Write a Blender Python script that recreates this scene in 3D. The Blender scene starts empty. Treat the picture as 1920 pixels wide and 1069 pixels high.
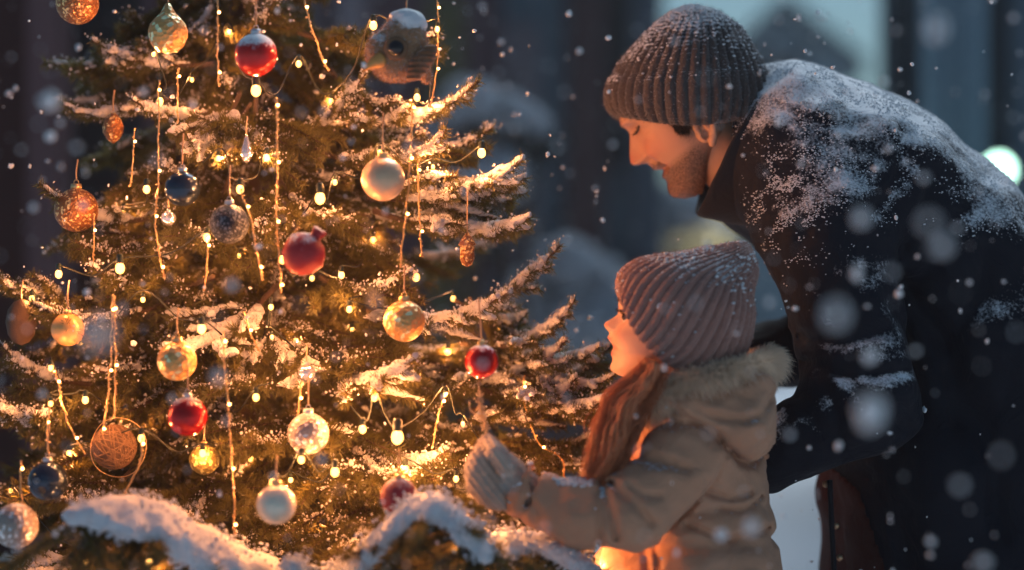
import bpy, math, random
import numpy as np
from mathutils import Vector, Matrix, noise as mnoise

random.seed(7)
RNG = np.random.default_rng(11)
C = bpy.context.scene.collection
SC = bpy.context.scene
FPX = 70.0 / 36.0 * 1920.0      # focal length in pixels of a 1920 wide frame
CAMZ = 1.05


def P(px, py, D):
    """pixel of the 1920x1069 frame at depth D metres -> world point"""
    return np.array([(px - 960.0) / FPX * D, D, CAMZ - (py - 534.5) / FPX * D])


def W(pts, D):
    return np.array([P(x, y, D) for x, y in pts])


# ------------------------------------------------------------------ objects
def link(name, me, mat=None, parent=None):
    o = bpy.data.objects.new(name, me)
    C.objects.link(o)
    if mat is not None:
        me.materials.append(mat)
    if parent is not None:
        o.parent = parent
    return o


def mesh(name, v, f, smooth=True):
    """v (n,3) array; f (m,k) array with constant k, or a list of such arrays"""
    me = bpy.data.meshes.new(name)
    v = np.asarray(v, np.float32)
    fl = f if isinstance(f, list) else [f]
    fl = [np.asarray(a, np.int32) for a in fl if len(a)]
    me.vertices.add(len(v))
    me.vertices.foreach_set('co', v.ravel())
    nl = sum(a.size for a in fl)
    npoly = sum(len(a) for a in fl)
    me.loops.add(nl)
    me.polygons.add(npoly)
    me.loops.foreach_set('vertex_index', np.concatenate([a.ravel() for a in fl]))
    tot = np.concatenate([np.full(len(a), a.shape[1], np.int32) for a in fl])
    st = np.concatenate([[0], np.cumsum(tot)[:-1]]).astype(np.int32)
    me.polygons.foreach_set('loop_start', st)
    me.polygons.foreach_set('loop_total', tot)
    me.polygons.foreach_set('use_smooth', np.full(npoly, smooth))
    me.update(calc_edges=True)
    me.validate()
    return me


def tag(o, label=None, cat=None, group=None, kind=None):
    if label: o['label'] = label
    if cat: o['category'] = cat
    if group: o['group'] = group
    if kind: o['kind'] = kind
    return o


def empty(name, loc, label=None, cat=None, group=None):
    o = bpy.data.objects.new(name, None)
    C.objects.link(o)
    o.location = Vector([float(c) for c in loc])
    o.empty_display_size = 0.05
    return tag(o, label, cat, group)


def put(name, v, f, mat, parent=None, smooth=True):
    """mesh given in world coordinates, parented without moving it"""
    me = mesh(name, v, f, smooth)
    o = link(name, me, mat, None)
    if parent is not None:
        o.parent = parent
        if parent.parent is not None:
            base = Vector(parent.parent.location) + Vector(parent.location)
        else:
            base = Vector(parent.location)
        o.location = -base
    return o


class MB:
    """collects pieces into one mesh"""
    def __init__(s):
        s.v = []; s.f = {}; s.n = 0

    def add(s, v, f):
        v = np.asarray(v, float)
        for a in (f if isinstance(f, list) else [f]):
            a = np.asarray(a, np.int64)
            if len(a):
                s.f.setdefault(a.shape[1], []).append(a + s.n)
        s.v.append(v); s.n += len(v)
        return s

    def out(s):
        return np.concatenate(s.v), [np.concatenate(a) for a in s.f.values()]

    def put(s, name, mat, parent=None, smooth=True):
        v, f = s.out()
        return put(name, v, f, mat, parent, smooth)


def grid_faces(nu, nv, close_v=True):
    i = np.arange(nu - 1)[:, None]
    j = np.arange(nv if close_v else nv - 1)[None, :]
    j2 = (j + 1) % nv
    a = i * nv + j; b = i * nv + j2; c = (i + 1) * nv + j2; d = (i + 1) * nv + j
    return np.stack([a, b, c, d], -1).reshape(-1, 4)


def grid_cap(pts, close=True, cap0=True, cap1=True):
    nu, nv, _ = pts.shape
    v = pts.reshape(-1, 3)
    fs = [grid_faces(nu, nv, close)]
    ex = []; tri = []
    k = len(v)
    if cap0:
        ex.append(pts[0].mean(0)); j = np.arange(nv)
        tri.append(np.stack([np.full(nv, k), (j + 1) % nv, j], -1)); k += 1
    if cap1:
        ex.append(pts[-1].mean(0)); j = np.arange(nv); o = (nu - 1) * nv
        tri.append(np.stack([np.full(nv, k), o + j, o + (j + 1) % nv], -1)); k += 1
    if ex:
        v = np.concatenate([v, np.array(ex)]); fs.append(np.concatenate(tri))
    return v, fs


def spline(pts, n):
    """Catmull-Rom through rows of pts, n samples"""
    p = np.asarray(pts, float)
    if len(p) == 2:
        t = np.linspace(0, 1, n)[:, None]
        return p[0] * (1 - t) + p[1] * t
    q = np.concatenate([[2 * p[0] - p[1]], p, [2 * p[-1] - p[-2]]])
    t = np.linspace(0, len(p) - 1 - 1e-9, n)
    i = t.astype(int); u = (t - i)[:, None]
    a, b, c, d = q[i], q[i + 1], q[i + 2], q[i + 3]
    return 0.5 * (2 * b + (c - a) * u + (2 * a - 5 * b + 4 * c - d) * u ** 2 + (3 * b - a - 3 * c + d) * u ** 3)


def tube(path, r, k=8, cap=True):
    p = np.asarray(path, float)
    r = np.broadcast_to(np.asarray(r, float), (len(p),))
    t = np.gradient(p, axis=0)
    t /= np.linalg.norm(t, axis=1)[:, None] + 1e-12
    ref = np.array([0.0, 0.0, 1.0])
    if abs(t[:, 2]).mean() > 0.8: ref = np.array([1.0, 0.0, 0.0])
    a = np.cross(t, ref); a /= np.linalg.norm(a, axis=1)[:, None] + 1e-12
    b = np.cross(t, a)
    th = np.arange(k) / k * 2 * np.pi
    pts = p[:, None] + r[:, None, None] * (a[:, None] * np.cos(th)[None, :, None] + b[:, None] * np.sin(th)[None, :, None])
    return grid_cap(pts[:, ::-1], True, cap, cap)


def ico(sub=1):
    t = (1 + 5 ** .5) / 2
    v = np.array([[-1, t, 0], [1, t, 0], [-1, -t, 0], [1, -t, 0], [0, -1, t], [0, 1, t], [0, -1, -t], [0, 1, -t], [t, 0, -1], [t, 0, 1], [-t, 0, -1], [-t, 0, 1]], float)
    f = np.array([[0, 11, 5], [0, 5, 1], [0, 1, 7], [0, 7, 10], [0, 10, 11], [1, 5, 9], [5, 11, 4], [11, 10, 2], [10, 7, 6], [7, 1, 8], [3, 9, 4], [3, 4, 2], [3, 2, 6], [3, 6, 8], [3, 8, 9], [4, 9, 5], [2, 4, 11], [6, 2, 10], [8, 6, 7], [9, 8, 1]])
    v /= np.linalg.norm(v, axis=1)[:, None]
    for _ in range(sub):
        vs = list(v); cache = {}; nf = []
        def mid(a, b):
            key = (min(a, b), max(a, b))
            if key not in cache:
                m = vs[a] + vs[b]; vs.append(m / np.linalg.norm(m)); cache[key] = len(vs) - 1
            return cache[key]
        for a, b, c in f:
            x, y, z = mid(a, b), mid(b, c), mid(c, a)
            nf += [[a, x, z], [b, y, x], [c, z, y], [x, y, z]]
        v = np.array(vs); f = np.array(nf)
    return v, f


ICO0, ICO1, ICO2 = ico(0), ico(1), ico(2)


def scatter(base, pos, scale, jit=0.0, rng=RNG):
    """copies of base=(v,f) at pos with per copy scale (n,) or (n,3)"""
    bv, bf = base
    n = len(pos); s = np.asarray(scale, float)
    if s.ndim == 1: s = s[:, None]
    v = bv[None] * s[:, None, :]
    if jit: v = v * (1 + jit * rng.uniform(-1, 1, (n, len(bv), 1)))
    v = v + np.asarray(pos)[:, None, :]
    f = bf[None] + (np.arange(n) * len(bv))[:, None, None]
    return v.reshape(-1, 3), f.reshape(-1, bf.shape[1])


def box(c, s, rz=0.0):
    x, y, z = np.array(s) / 2
    v = np.array([[-x, -y, -z], [x, -y, -z], [x, y, -z], [-x, y, -z], [-x, -y, z], [x, -y, z], [x, y, z], [-x, y, z]], float)
    ca, sa = math.cos(rz), math.sin(rz)
    v = v @ np.array([[ca, sa, 0], [-sa, ca, 0], [0, 0, 1]])
    f = np.array([[0, 3, 2, 1], [4, 5, 6, 7], [0, 1, 5, 4], [1, 2, 6, 5], [2, 3, 7, 6], [3, 0, 4, 7]])
    return v + np.array(c, float), f


def lathe(prof, n=32, c=(0, 0, 0)):
    """profile rows (r, z) from bottom to top"""
    pr = np.array(prof, float)
    th = np.arange(n) / n * 2 * np.pi
    pts = np.stack([pr[:, 0:1] * np.cos(th), pr[:, 0:1] * np.sin(th), np.repeat(pr[:, 1:2], n, 1)], -1) + np.array(c, float)
    return grid_cap(pts, True, True, True)


# ------------------------------------------------------------- noise + implicit surfaces
_lat = np.random.default_rng(5).random((64, 64, 64)).astype(np.float32)


def vnoise(p, s):
    """smooth value noise in -1..1 at frequency s"""
    q = np.asarray(p, np.float32) * s + 113.3
    i = np.floor(q).astype(np.int64); f = q - i
    f = f * f * (3 - 2 * f); i &= 63; j = (i + 1) & 63
    x0, y0, z0 = i[..., 0], i[..., 1], i[..., 2]; x1, y1, z1 = j[..., 0], j[..., 1], j[..., 2]
    fx, fy, fz = f[..., 0], f[..., 1], f[..., 2]
    L = _lat
    a = (L[x0, y0, z0] * (1 - fx) + L[x1, y0, z0] * fx) * (1 - fy) + (L[x0, y1, z0] * (1 - fx) + L[x1, y1, z0] * fx) * fy
    b = (L[x0, y0, z1] * (1 - fx) + L[x1, y0, z1] * fx) * (1 - fy) + (L[x0, y1, z1] * (1 - fx) + L[x1, y1, z1] * fx) * fy
    return (a * (1 - fz) + b * fz) * 2 - 1


def nets(fn, lo, hi, h):
    lo = np.array(lo, float); hi = np.array(hi, float)
    n = np.ceil((hi - lo) / h).astype(int) + 2
    ax = [lo[i] + h * np.arange(n[i]) for i in range(3)]
    G = np.stack(np.meshgrid(*ax, indexing='ij'), -1).reshape(-1, 3).astype(np.float32)
    d = np.empty(len(G), np.float32)
    for s in range(0, len(G), 400000):
        d[s:s + 400000] = fn(G[s:s + 400000])
    del G
    d = d.reshape(n)
    ins = d < 0
    sl = lambda o: tuple(slice(o[k], n[k] - 1 + o[k]) for k in range(3))
    offs = [(a, b, c) for a in (0, 1) for b in (0, 1) for c in (0, 1)]
    cnt = sum(ins[sl(o)].astype(np.int8) for o in offs)
    act = (cnt > 0) & (cnt < 8)
    ci = np.argwhere(act)
    idx = np.full(act.shape, -1, np.int64); idx[act] = np.arange(len(ci))
    acc = np.zeros((len(ci), 3)); w = np.zeros(len(ci))
    for a in offs:
        for k in range(3):
            if a[k] == 0:
                b = list(a); b[k] = 1
                pa = ci + np.array(a); pb = ci + np.array(b)
                da = d[pa[:, 0], pa[:, 1], pa[:, 2]]; db = d[pb[:, 0], pb[:, 1], pb[:, 2]]
                m = (da < 0) != (db < 0)
                t = np.where(m, da / np.where(m, da - db, 1), 0)
                e = np.array(a, float)[None] + (np.array(b) - np.array(a))[None] * t[:, None]
                acc[m] += e[m]; w[m] += 1
    v = lo + (ci + acc / w[:, None]) * h
    quads = []
    for k in range(3):
        u, q = (k + 1) % 3, (k + 2) % 3
        s0 = [slice(1, n[i] - 1) for i in range(3)]; s0[k] = slice(0, n[k] - 1)
        s1 = list(s0); s1[k] = slice(1, n[k])
        A = ins[tuple(s0)]; B = ins[tuple(s1)]
        for flip in (False, True):
            m = (A & ~B) if not flip else (~A & B)
            pt = np.argwhere(m)
            if not len(pt): continue
            pt += np.array([s.start for s in s0])
            eu = np.zeros(3, int); eu[u] = 1; eq = np.zeros(3, int); eq[q] = 1
            g = lambda x: idx[x[:, 0], x[:, 1], x[:, 2]]
            Q = np.stack([g(pt - eu - eq), g(pt - eq), g(pt), g(pt - eu)], -1)
            quads.append(Q[:, ::-1] if flip else Q)
    f = np.concatenate(quads)
    f = f[(f >= 0).all(1)]
    return v, f


def smin(a, b, k):
    h = np.clip(0.5 + 0.5 * (b - a) / k, 0, 1)
    return b * (1 - h) + a * h - k * h * (1 - h)


def seg(p, a, b, ra, rb, fy=1.0):
    a = np.asarray(a, np.float32); b = np.asarray(b, np.float32)
    sc = np.array([1, fy, 1], np.float32)
    q = (p - a) * sc; e = (b - a) * sc
    t = np.clip(q @ e / (e @ e + 1e-12), 0, 1)
    return np.linalg.norm(q - t[:, None] * e, axis=1) - (ra + (rb - ra) * t)


def ell(p, c, r):
    r = np.asarray(r, np.float32)
    q = (p - np.asarray(c, np.float32)) / r
    k0 = np.linalg.norm(q, axis=1); k1 = np.linalg.norm(q / r, axis=1) + 1e-9
    return k0 * (k0 - 1) / k1


def dxz(p, poly):
    """distance in the x-z plane to a polyline of world points"""
    d = np.full(len(p), 9.0, np.float32)
    for a, b in zip(poly[:-1], poly[1:]):
        ax = np.array([a[0], a[2]], np.float32); e = np.array([b[0] - a[0], b[2] - a[2]], np.float32)
        q = p[:, [0, 2]] - ax
        t = np.clip(q @ e / (e @ e + 1e-12), 0, 1)
        d = np.minimum(d, np.linalg.norm(q - t[:, None] * e, axis=1))
    return d


# ------------------------------------------------------------------ materials
class NT:
    def __init__(s, name):
        s.m = bpy.data.materials.new(name); s.m.use_nodes = True
        s.t = s.m.node_tree; s.n = s.t.nodes; s.l = s.t.links
        s.b = s.n['Principled BSDF']; s.o = s.n['Material Output']

    def node(s, kind, **kw):
        n = s.n.new(kind)
        for k, v in kw.items(): setattr(n, k, v)
        return n

    def coord(s, out='Object'):
        return s.node('ShaderNodeTexCoord').outputs[out]

    def noise(s, scale, detail=4, rough=.55, vec=None, dist=0):
        n = s.node('ShaderNodeTexNoise')
        n.inputs['Scale'].default_value = scale; n.inputs['Detail'].default_value = detail
        n.inputs['Roughness'].default_value = rough; n.inputs['Distortion'].default_value = dist
        s.l.new(vec if vec is not None else s.coord(), n.inputs['Vector'])
        return n.outputs['Fac']

    def math(s, op, a, b=None, c=None):
        n = s.node('ShaderNodeMath', operation=op)
        for i, x in enumerate((a, b, c)):
            if x is None: continue
            if isinstance(x, (int, float)): n.inputs[i].default_value = x
            else: s.l.new(x, n.inputs[i])
        return n.outputs[0]

    def ramp(s, x, a, b):
        n = s.node('ShaderNodeMapRange', interpolation_type='SMOOTHSTEP')
        n.inputs['From Min'].default_value = a; n.inputs['From Max'].default_value = b
        s.l.new(x, n.inputs['Value'])
        return n.outputs['Result']

    def mix(s, f, a, b):
        n = s.node('ShaderNodeMix', data_type='RGBA')
        for k, x in ((0, f), (6, a), (7, b)):
            if isinstance(x, (int, float)): n.inputs[k].default_value = x
            elif isinstance(x, tuple): n.inputs[k].default_value = (*x, 1)
            else: s.l.new(x, n.inputs[k])
        return n.outputs[2]

    def set(s, **kw):
        for k, x in kw.items():
            k = {'col': 'Base Color', 'rough': 'Roughness', 'metal': 'Metallic', 'spec': 'Specular IOR Level', 'sheen': 'Sheen Weight',
                 'sss': 'Subsurface Weight', 'emit': 'Emission Color', 'estr': 'Emission Strength', 'trans': 'Transmission Weight', 'coat': 'Coat Weight', 'ior': 'IOR'}[k]
            i = s.b.inputs[k]
            if isinstance(x, tuple): i.default_value = (*x, 1)
            elif isinstance(x, (int, float)): i.default_value = x
            else: s.l.new(x, i)
        return s

    def bump(s, h, strength=.5, dist=.002):
        n = s.node('ShaderNodeBump'); n.inputs['Strength'].default_value = strength; n.inputs['Distance'].default_value = dist
        s.l.new(h, n.inputs['Height'])
        prev = s.b.inputs['Normal']
        if prev.is_linked: s.l.new(prev.links[0].from_socket, n.inputs['Normal'])
        s.l.new(n.outputs['Normal'], prev)
        return s

    def up(s):
        g = s.node('ShaderNodeNewGeometry'); x = s.node('ShaderNodeSeparateXYZ')
        s.l.new(g.outputs['Normal'], x.inputs[0])
        return x.outputs['Z']

    def attr(s, name):
        return s.node('ShaderNodeAttribute', attribute_name=name).outputs['Fac']


SNOWC = (0.80, 0.82, 0.86)


def m_snow(name='snow', col=SNOWC, sss=.0):
    t = NT(name)
    t.set(col=t.mix(t.noise(35, 5), tuple(c * .9 for c in col), col), rough=.6, spec=.25)
    t.bump(t.noise(160, 5, .7), .7, .004).bump(t.noise(900, 3, .6), .6, .001)
    return t.m


def m_cloth(name, col, col2, rough=.8, snow=None, weave=900, sheen=.15, fold=18, fdist=.006, shelter=None):
    """woven cloth; snow=(lo,hi,patch scale,patch amount) dusts its upward faces"""
    t = NT(name)
    base = t.mix(t.noise(22, 4), col, col2)
    r = rough
    if snow:
        lo, hi, sc, am = snow
        vec = t.coord()
        n1 = t.noise(sc, 6, .68, vec); n2 = t.noise(sc * 5.5, 3, .6, vec)
        k = t.math('MULTIPLY_ADD', t.math('SUBTRACT', n1, .5), am, t.up())
        k = t.math('MULTIPLY_ADD', t.math('SUBTRACT', n2, .5), am * .75, k)
        f = t.ramp(k, lo, hi)
        if shelter: f = t.math('MULTIPLY', f, t.attr(shelter))
        base = t.mix(f, base, SNOWC)
        t.bump(f, .6, .004)
    t.set(col=base, rough=rough, sheen=sheen, spec=.15)
    t.bump(t.noise(fold, 5, .55, dist=.8), .8, fdist).bump(t.noise(weave, 2), .35, .0006)
    return t.m


def m_plain(name, col, rough=.6, metal=0.0, var=.25, sc=20, bump=.2, bd=.002, **kw):
    t = NT(name)
    t.set(col=t.mix(t.noise(sc, 4), tuple(c * (1 - var) for c in col), tuple(min(1, c * (1 + var)) for c in col)), rough=rough, metal=metal, **kw)
    t.bump(t.noise(sc * 8, 4), bump, bd)
    return t.m


def m_emit(name, col, strength):
    t = NT(name)
    t.set(col=col, emit=col, estr=strength)
    return t.m


SNOW = m_snow()
RIME = m_snow('rime on twigs', (.70, .68, .67))


def m_bushsnow():
    t = NT('thin snow on leaves')
    t.set(col=(.82, .84, .88), rough=.7); t.bump(t.noise(60, 4), .5, .01)
    tr = t.node('ShaderNodeBsdfTranslucent'); tr.inputs['Color'].default_value = (.85, .9, .95, 1)
    mx = t.node('ShaderNodeMixShader'); mx.inputs[0].default_value = .5
    t.l.new(t.b.outputs[0], mx.inputs[1]); t.l.new(tr.outputs[0], mx.inputs[2]); t.l.new(mx.outputs[0], t.o.inputs[0])
    return t.m


BUSHSNOW = m_bushsnow()
SNOWFLAKE = m_snow('snowflake', (.95, .96, .98))
WARM = (1.0, .355, .11)


def m_bulb():
    t = NT('warm bulb glass')
    e = t.node('ShaderNodeEmission'); e.inputs['Color'].default_value = (1.0, .45, .10, 1); e.inputs['Strength'].default_value = 7.5
    tr = t.node('ShaderNodeBsdfTransparent'); mx = t.node('ShaderNodeMixShader'); mx.inputs[0].default_value = .55
    t.l.new(tr.outputs[0], mx.inputs[1]); t.l.new(e.outputs[0], mx.inputs[2]); t.l.new(mx.outputs[0], t.o.inputs[0])
    t.m.cycles.emission_sampling = 'NONE'
    return t.m


BULB = m_bulb()
SPARK = m_emit('warm led', (1.0, .50, .16), 14.0)
WIRE = m_plain('gold wire', (.75, .48, .22), .35, .85, sc=90)
CORDM = m_plain('twine', (.45, .3, .18), .8, sc=200)
BRASS = m_plain('brass cap', (.8, .58, .28), .3, .9, sc=60)
SILVER = m_plain('silver cap', (.7, .7, .72), .3, .9, sc=60)


def m_needles():
    t = NT('spruce needles')
    v = t.noise(14, 4); n = t.noise(220, 3)
    c = t.mix(v, (.066, .066, .016), (.13, .118, .034))
    fr = t.ramp(t.math('MULTIPLY_ADD', t.math('SUBTRACT', n, .5), 1.6, t.up()), .95, 1.35)
    t.set(col=t.mix(fr, c, (.6, .58, .58)), rough=.5, spec=.5)
    tr = t.node('ShaderNodeBsdfTranslucent'); tr.inputs['Color'].default_value = (.20, .15, .03, 1)
    mx = t.node('ShaderNodeMixShader'); mx.inputs[0].default_value = .35
    t.l.new(t.b.outputs[0], mx.inputs[1]); t.l.new(tr.outputs[0], mx.inputs[2]); t.l.new(mx.outputs[0], t.o.inputs[0])
    return t.m


NEEDLES = m_needles()
BARK = m_plain('bark', (.10, .06, .035), .9, sc=60, bump=.8, bd=.004)


def m_skin(name, col, lip, stub=0.0):
    t = NT(name)
    c = t.mix(t.noise(60, 4), tuple(x * .92 for x in col), tuple(x * 1.06 for x in col))
    c = t.mix(t.math('MULTIPLY', t.attr('flush'), t.math('MULTIPLY_ADD', t.noise(150, 4, .7), .8, .1)), c, tuple(a * b for a, b in zip(col, (1.0, .55, .50))))
    c = t.mix(t.attr('lip'), c, lip)
    if stub:
        n = t.ramp(t.noise(420, 3, .7), .38, .62)
        f = t.math('MULTIPLY', t.attr('beard'), t.math('MULTIPLY_ADD', n, .5, .38))
        c = t.mix(f, c, (.05, .026, .015))
        t.bump(t.math('MULTIPLY', t.noise(800, 2), t.attr('beard')), .5, .002)
    t.set(col=c, rough=.5, sss=.15, spec=.35)
    t.b.inputs['Subsurface Radius'].default_value = (1, .35, .2); t.b.inputs['Subsurface Scale'].default_value = .006
    t.bump(t.noise(300, 4), .25, .001).bump(t.noise(1100, 3), .3, .0006)
    return t.m


# ------------------------------------------------------------------ camera, sky, sun
cam = bpy.data.objects.new('camera', bpy.data.cameras.new('camera')); C.objects.link(cam)
cam.location = (0, 0, CAMZ); cam.rotation_euler = (math.pi / 2, 0, 0)
cd = cam.data; cd.lens = 70; cd.sensor_width = 36; cd.clip_start = .05; cd.clip_end = 2000
cd.dof.use_dof = True; cd.dof.focus_distance = 2.78; cd.dof.aperture_fstop = 1.25
SC.camera = cam

w = bpy.data.worlds.new('World'); SC.world = w; w.use_nodes = True
wn = w.node_tree.nodes; wl = w.node_tree.links
sky = wn.new('ShaderNodeTexSky'); sky.sky_type = 'NISHITA'; sky.sun_disc = False
SUN_EL, SUN_ROT = math.radians(50), math.radians(20)
sky.sun_elevation = SUN_EL; sky.sun_rotation = SUN_ROT; sky.dust_density = 2.0; sky.ozone_density = 3.0
tint = wn.new('ShaderNodeMix'); tint.data_type = 'RGBA'; tint.blend_type = 'MULTIPLY'; tint.inputs[0].default_value = 1
tint.inputs[7].default_value = (.54, .82, .87, 1)
wl.new(sky.outputs[0], tint.inputs[6]); wl.new(tint.outputs[2], wn['Background'].inputs['Color'])
wn['Background'].inputs['Strength'].default_value = .06

sun = bpy.data.objects.new('sun', bpy.data.lights.new('sun', 'SUN')); C.objects.link(sun)
sun.data.energy = 1.7; sun.data.angle = math.radians(25); sun.data.color = (.86, .93, 1.0)
sdir = Vector((math.sin(SUN_ROT) * math.cos(SUN_EL), math.cos(SUN_ROT) * math.cos(SUN_EL), math.sin(SUN_EL)))
sun.rotation_euler = sdir.to_track_quat('Z', 'Y').to_euler()
sun.location = (2, 5, 4)

SC.view_settings.view_transform = 'Standard'; SC.view_settings.look = 'None'
SC.view_settings.exposure = .2; SC.view_settings.gamma = 1
SC.cycles.use_denoising = True
SC.cycles.sample_clamp_indirect = 3.0
SC.cycles.max_bounces = 6; SC.cycles.diffuse_bounces = 3
SC.cycles.use_light_tree = True
#@@BODY
# ------------------------------------------------------------------ heads, hats, clothes: shared tools
def loft2d(secs, D, nth, nv, rib=None, ribn=40, cap0=False, cap1=True, twist=0.0):
    """sections (leftx,lefty,rightx,righty,half depth m,bulge x,bulge y[,depth shift]) swept smoothly"""
    s = np.array([list(a) + [0] * (8 - len(a)) for a in secs], float)
    s = spline(s, nv)
    th = np.arange(nth) / nth * 2 * np.pi
    k = D / FPX
    L = np.stack([(s[:, 0] - 960) * k, CAMZ - (s[:, 1] - 534.5) * k], -1)
    R = np.stack([(s[:, 2] - 960) * k, CAMZ - (s[:, 3] - 534.5) * k], -1)
    c = (L + R) / 2; h = (L - R) / 2
    co, si = np.cos(th), np.sin(th)
    m = np.ones((nv, nth))
    if rib is not None:
        v = np.linspace(0, 1, nv)
        m = 1 + rib(v)[:, None] * (np.abs(np.cos(ribn * (th[None, :] + twist * v[:, None]) / 2)) ** .8 - .5)
    b = np.stack([s[:, 5] * k, -s[:, 6] * k], -1)
    xz = c[:, None] + h[:, None] * (co[None] * m)[..., None] + b[:, None] * (si ** 2)[None, :, None]
    y = D + s[:, 7:8] - s[:, 4:5] * si[None] * m
    pts = np.stack([xz[..., 0], y, xz[..., 1]], -1)
    return pts


def tri_normals(v, f):
    if f.shape[1] == 4:
        f = np.concatenate([f[:, :3], f[:, [0, 2, 3]]])
    a, b, c = v[f[:, 0]], v[f[:, 1]], v[f[:, 2]]
    n = np.cross(b - a, c - a); ar = np.linalg.norm(n, axis=1)
    return f, n / (ar[:, None] + 1e-12), ar / 2


def sample(v, f, n, rng=RNG, mask=None):
    """random points and normals on a mesh"""
    f, nn, ar = tri_normals(np.asarray(v), np.asarray(f))
    cen = v[f].mean(1)
    wgt = ar.copy()
    if mask is not None: wgt = wgt * mask(cen, nn)
    if wgt.sum() <= 0: return np.zeros((0, 3)), np.zeros((0, 3))
    i = rng.choice(len(f), n, p=wgt / wgt.sum())
    r1 = np.sqrt(rng.random(n))[:, None]; r2 = rng.random(n)[:, None]
    p = v[f[i, 0]] * (1 - r1) + v[f[i, 1]] * r1 * (1 - r2) + v[f[i, 2]] * r1 * r2
    return p, nn[i]


def fuzz(mb, p, n, length, width, spread=.6, rng=RNG, bend=None):
    """thin tapering hairs standing on points p along normals n"""
    k = len(p)
    d = n + spread * rng.normal(size=(k, 3)); d /= np.linalg.norm(d, axis=1)[:, None]
    L = length * rng.uniform(.5, 1.25, k)[:, None]
    s = np.cross(d, rng.normal(size=(k, 3))); s /= np.linalg.norm(s, axis=1)[:, None] + 1e-9
    m = p + d * L * .55; t = p + d * L
    if bend is not None: t = t + np.asarray(bend) * L
    w = width / 2
    v = np.stack([p - s * w, p + s * w, m + s * w * .7, m - s * w * .7, t], 1).reshape(-1, 3)
    b = np.arange(k)[:, None] * 5
    mb.add(v, [b + np.array([[0, 1, 2, 3]]), b + np.array([[3, 2, 4]])])


def clumps(name, v, f, n, size, parent, lo=.35, scale=30, thr=.0, rng=RNG, region=None):
    """small lumps of snow lying on the upward faces of a mesh"""
    def mask(c, nn):
        g = np.clip((nn[:, 2] - lo) / .35, 0, 1) * np.clip((vnoise(c, scale) + .6 * vnoise(c, scale * 2.7) - thr) * 2.5, 0, 1)
        return g * (region(c) if region else 1) + 1e-12
    p, nn = sample(v, f, n, rng, mask)
    s = size * rng.uniform(.35, 1.2, len(p)) ** 1.3
    sv, sf = scatter(ICO0, p + nn * size * .1, np.stack([s, s, s * .7], 1), .35, rng)
    return put(name, sv, sf, SNOW, parent)


def head(prof, F0, wid, back, cfs, O, fwd, D, bumps, nlev=260, nth=300, ns=.085, sig=None):
    """face and skull as one grid: d runs down the face, s across it, all in pixels at depth D"""
    k = D / FPX
    O = P(O[0], O[1], D)
    fwd = np.array(fwd, float) / np.linalg.norm(fwd)
    dn = np.array([-fwd[1], fwd[0]])
    if dn[1] < 0: dn = -dn
    F = np.array([fwd[0], 0, -fwd[1]]); Dn = np.array([dn[0], 0, -dn[1]])
    tab = lambda t, x: np.interp(x, [a for a, _ in t], [b for _, b in t])
    d0, d1 = F0[0][0], F0[-1][0]
    d = d0 + (d1 - d0) * (0.5 - 0.5 * np.cos(np.linspace(0, np.pi, nlev))) * .35 + (d1 - d0) * np.linspace(0, 1, nlev) * .65
    sm = lambda a, n=5: np.convolve(np.pad(a, n, mode='edge'), np.hanning(2 * n + 3)[1:-1] / np.hanning(2 * n + 3).sum(), 'valid')
    fr = sm(tab(F0, d)); w_ = sm(tab(wid, d)); bk = sm(tab(back, d)); cf = sm(tab(cfs, d)); pr = sm(tab(prof, d), 3)
    inside = (d > prof[0][0]) & (d < prof[-1][0])
    dp = np.where(inside, pr - fr, 0)
    th = np.arange(nth) / nth * 2 * np.pi
    co, si = np.cos(th), np.sin(th)
    pw = lambda x, p: np.sign(x) * np.abs(x) ** p
    f = np.where(co[None] > 0, cf[:, None] + (fr - cf)[:, None] * pw(co, .9)[None], cf[:, None] + (cf - bk)[:, None] * pw(co, 1.0)[None])
    s = w_[:, None] * pw(si, .85)[None]
    sg = tab(sig, d)[:, None]
    front = np.clip(co, 0, 1)[None] ** .5
    f = f + dp[:, None] * np.exp(-(s / sg) ** 2) * front
    for bd, bs, sd, ss, amp in bumps:
        g = amp * (np.exp(-((d[:, None] - bd) / sd) ** 2 - ((np.abs(s) - bs) / ss) ** 2)) * front
        f = f + g
        s = s + np.sign(s) * np.abs(g) * 0 + np.sign(s) * g * .35 * (abs(bs) > 20)
    pts = O + F * (f * k)[..., None] + Dn * (d[:, None] * k)[..., None] * np.ones_like(f)[..., None] + np.array([0, 1, 0]) * (s * k)[..., None]
    v, fs = grid_cap(pts)
    to = lambda ff, dd, ss: O + F * ff * k + Dn * dd * k + np.array([0, ss * k, 0])
    ds = np.broadcast_to(d[:, None], f.shape)
    return v, fs, f, ds, s, to, k


def attrs(o, **kw):
    for n, a in kw.items():
        x = o.data.attributes.new(n, 'FLOAT', 'POINT')
        b = np.zeros(len(o.data.vertices), np.float32); b[:len(a.ravel())] = a.ravel()
        x.data.foreach_set('value', b)


gau = lambda x, m, s: np.exp(-((x - m) / s) ** 2)

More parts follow.
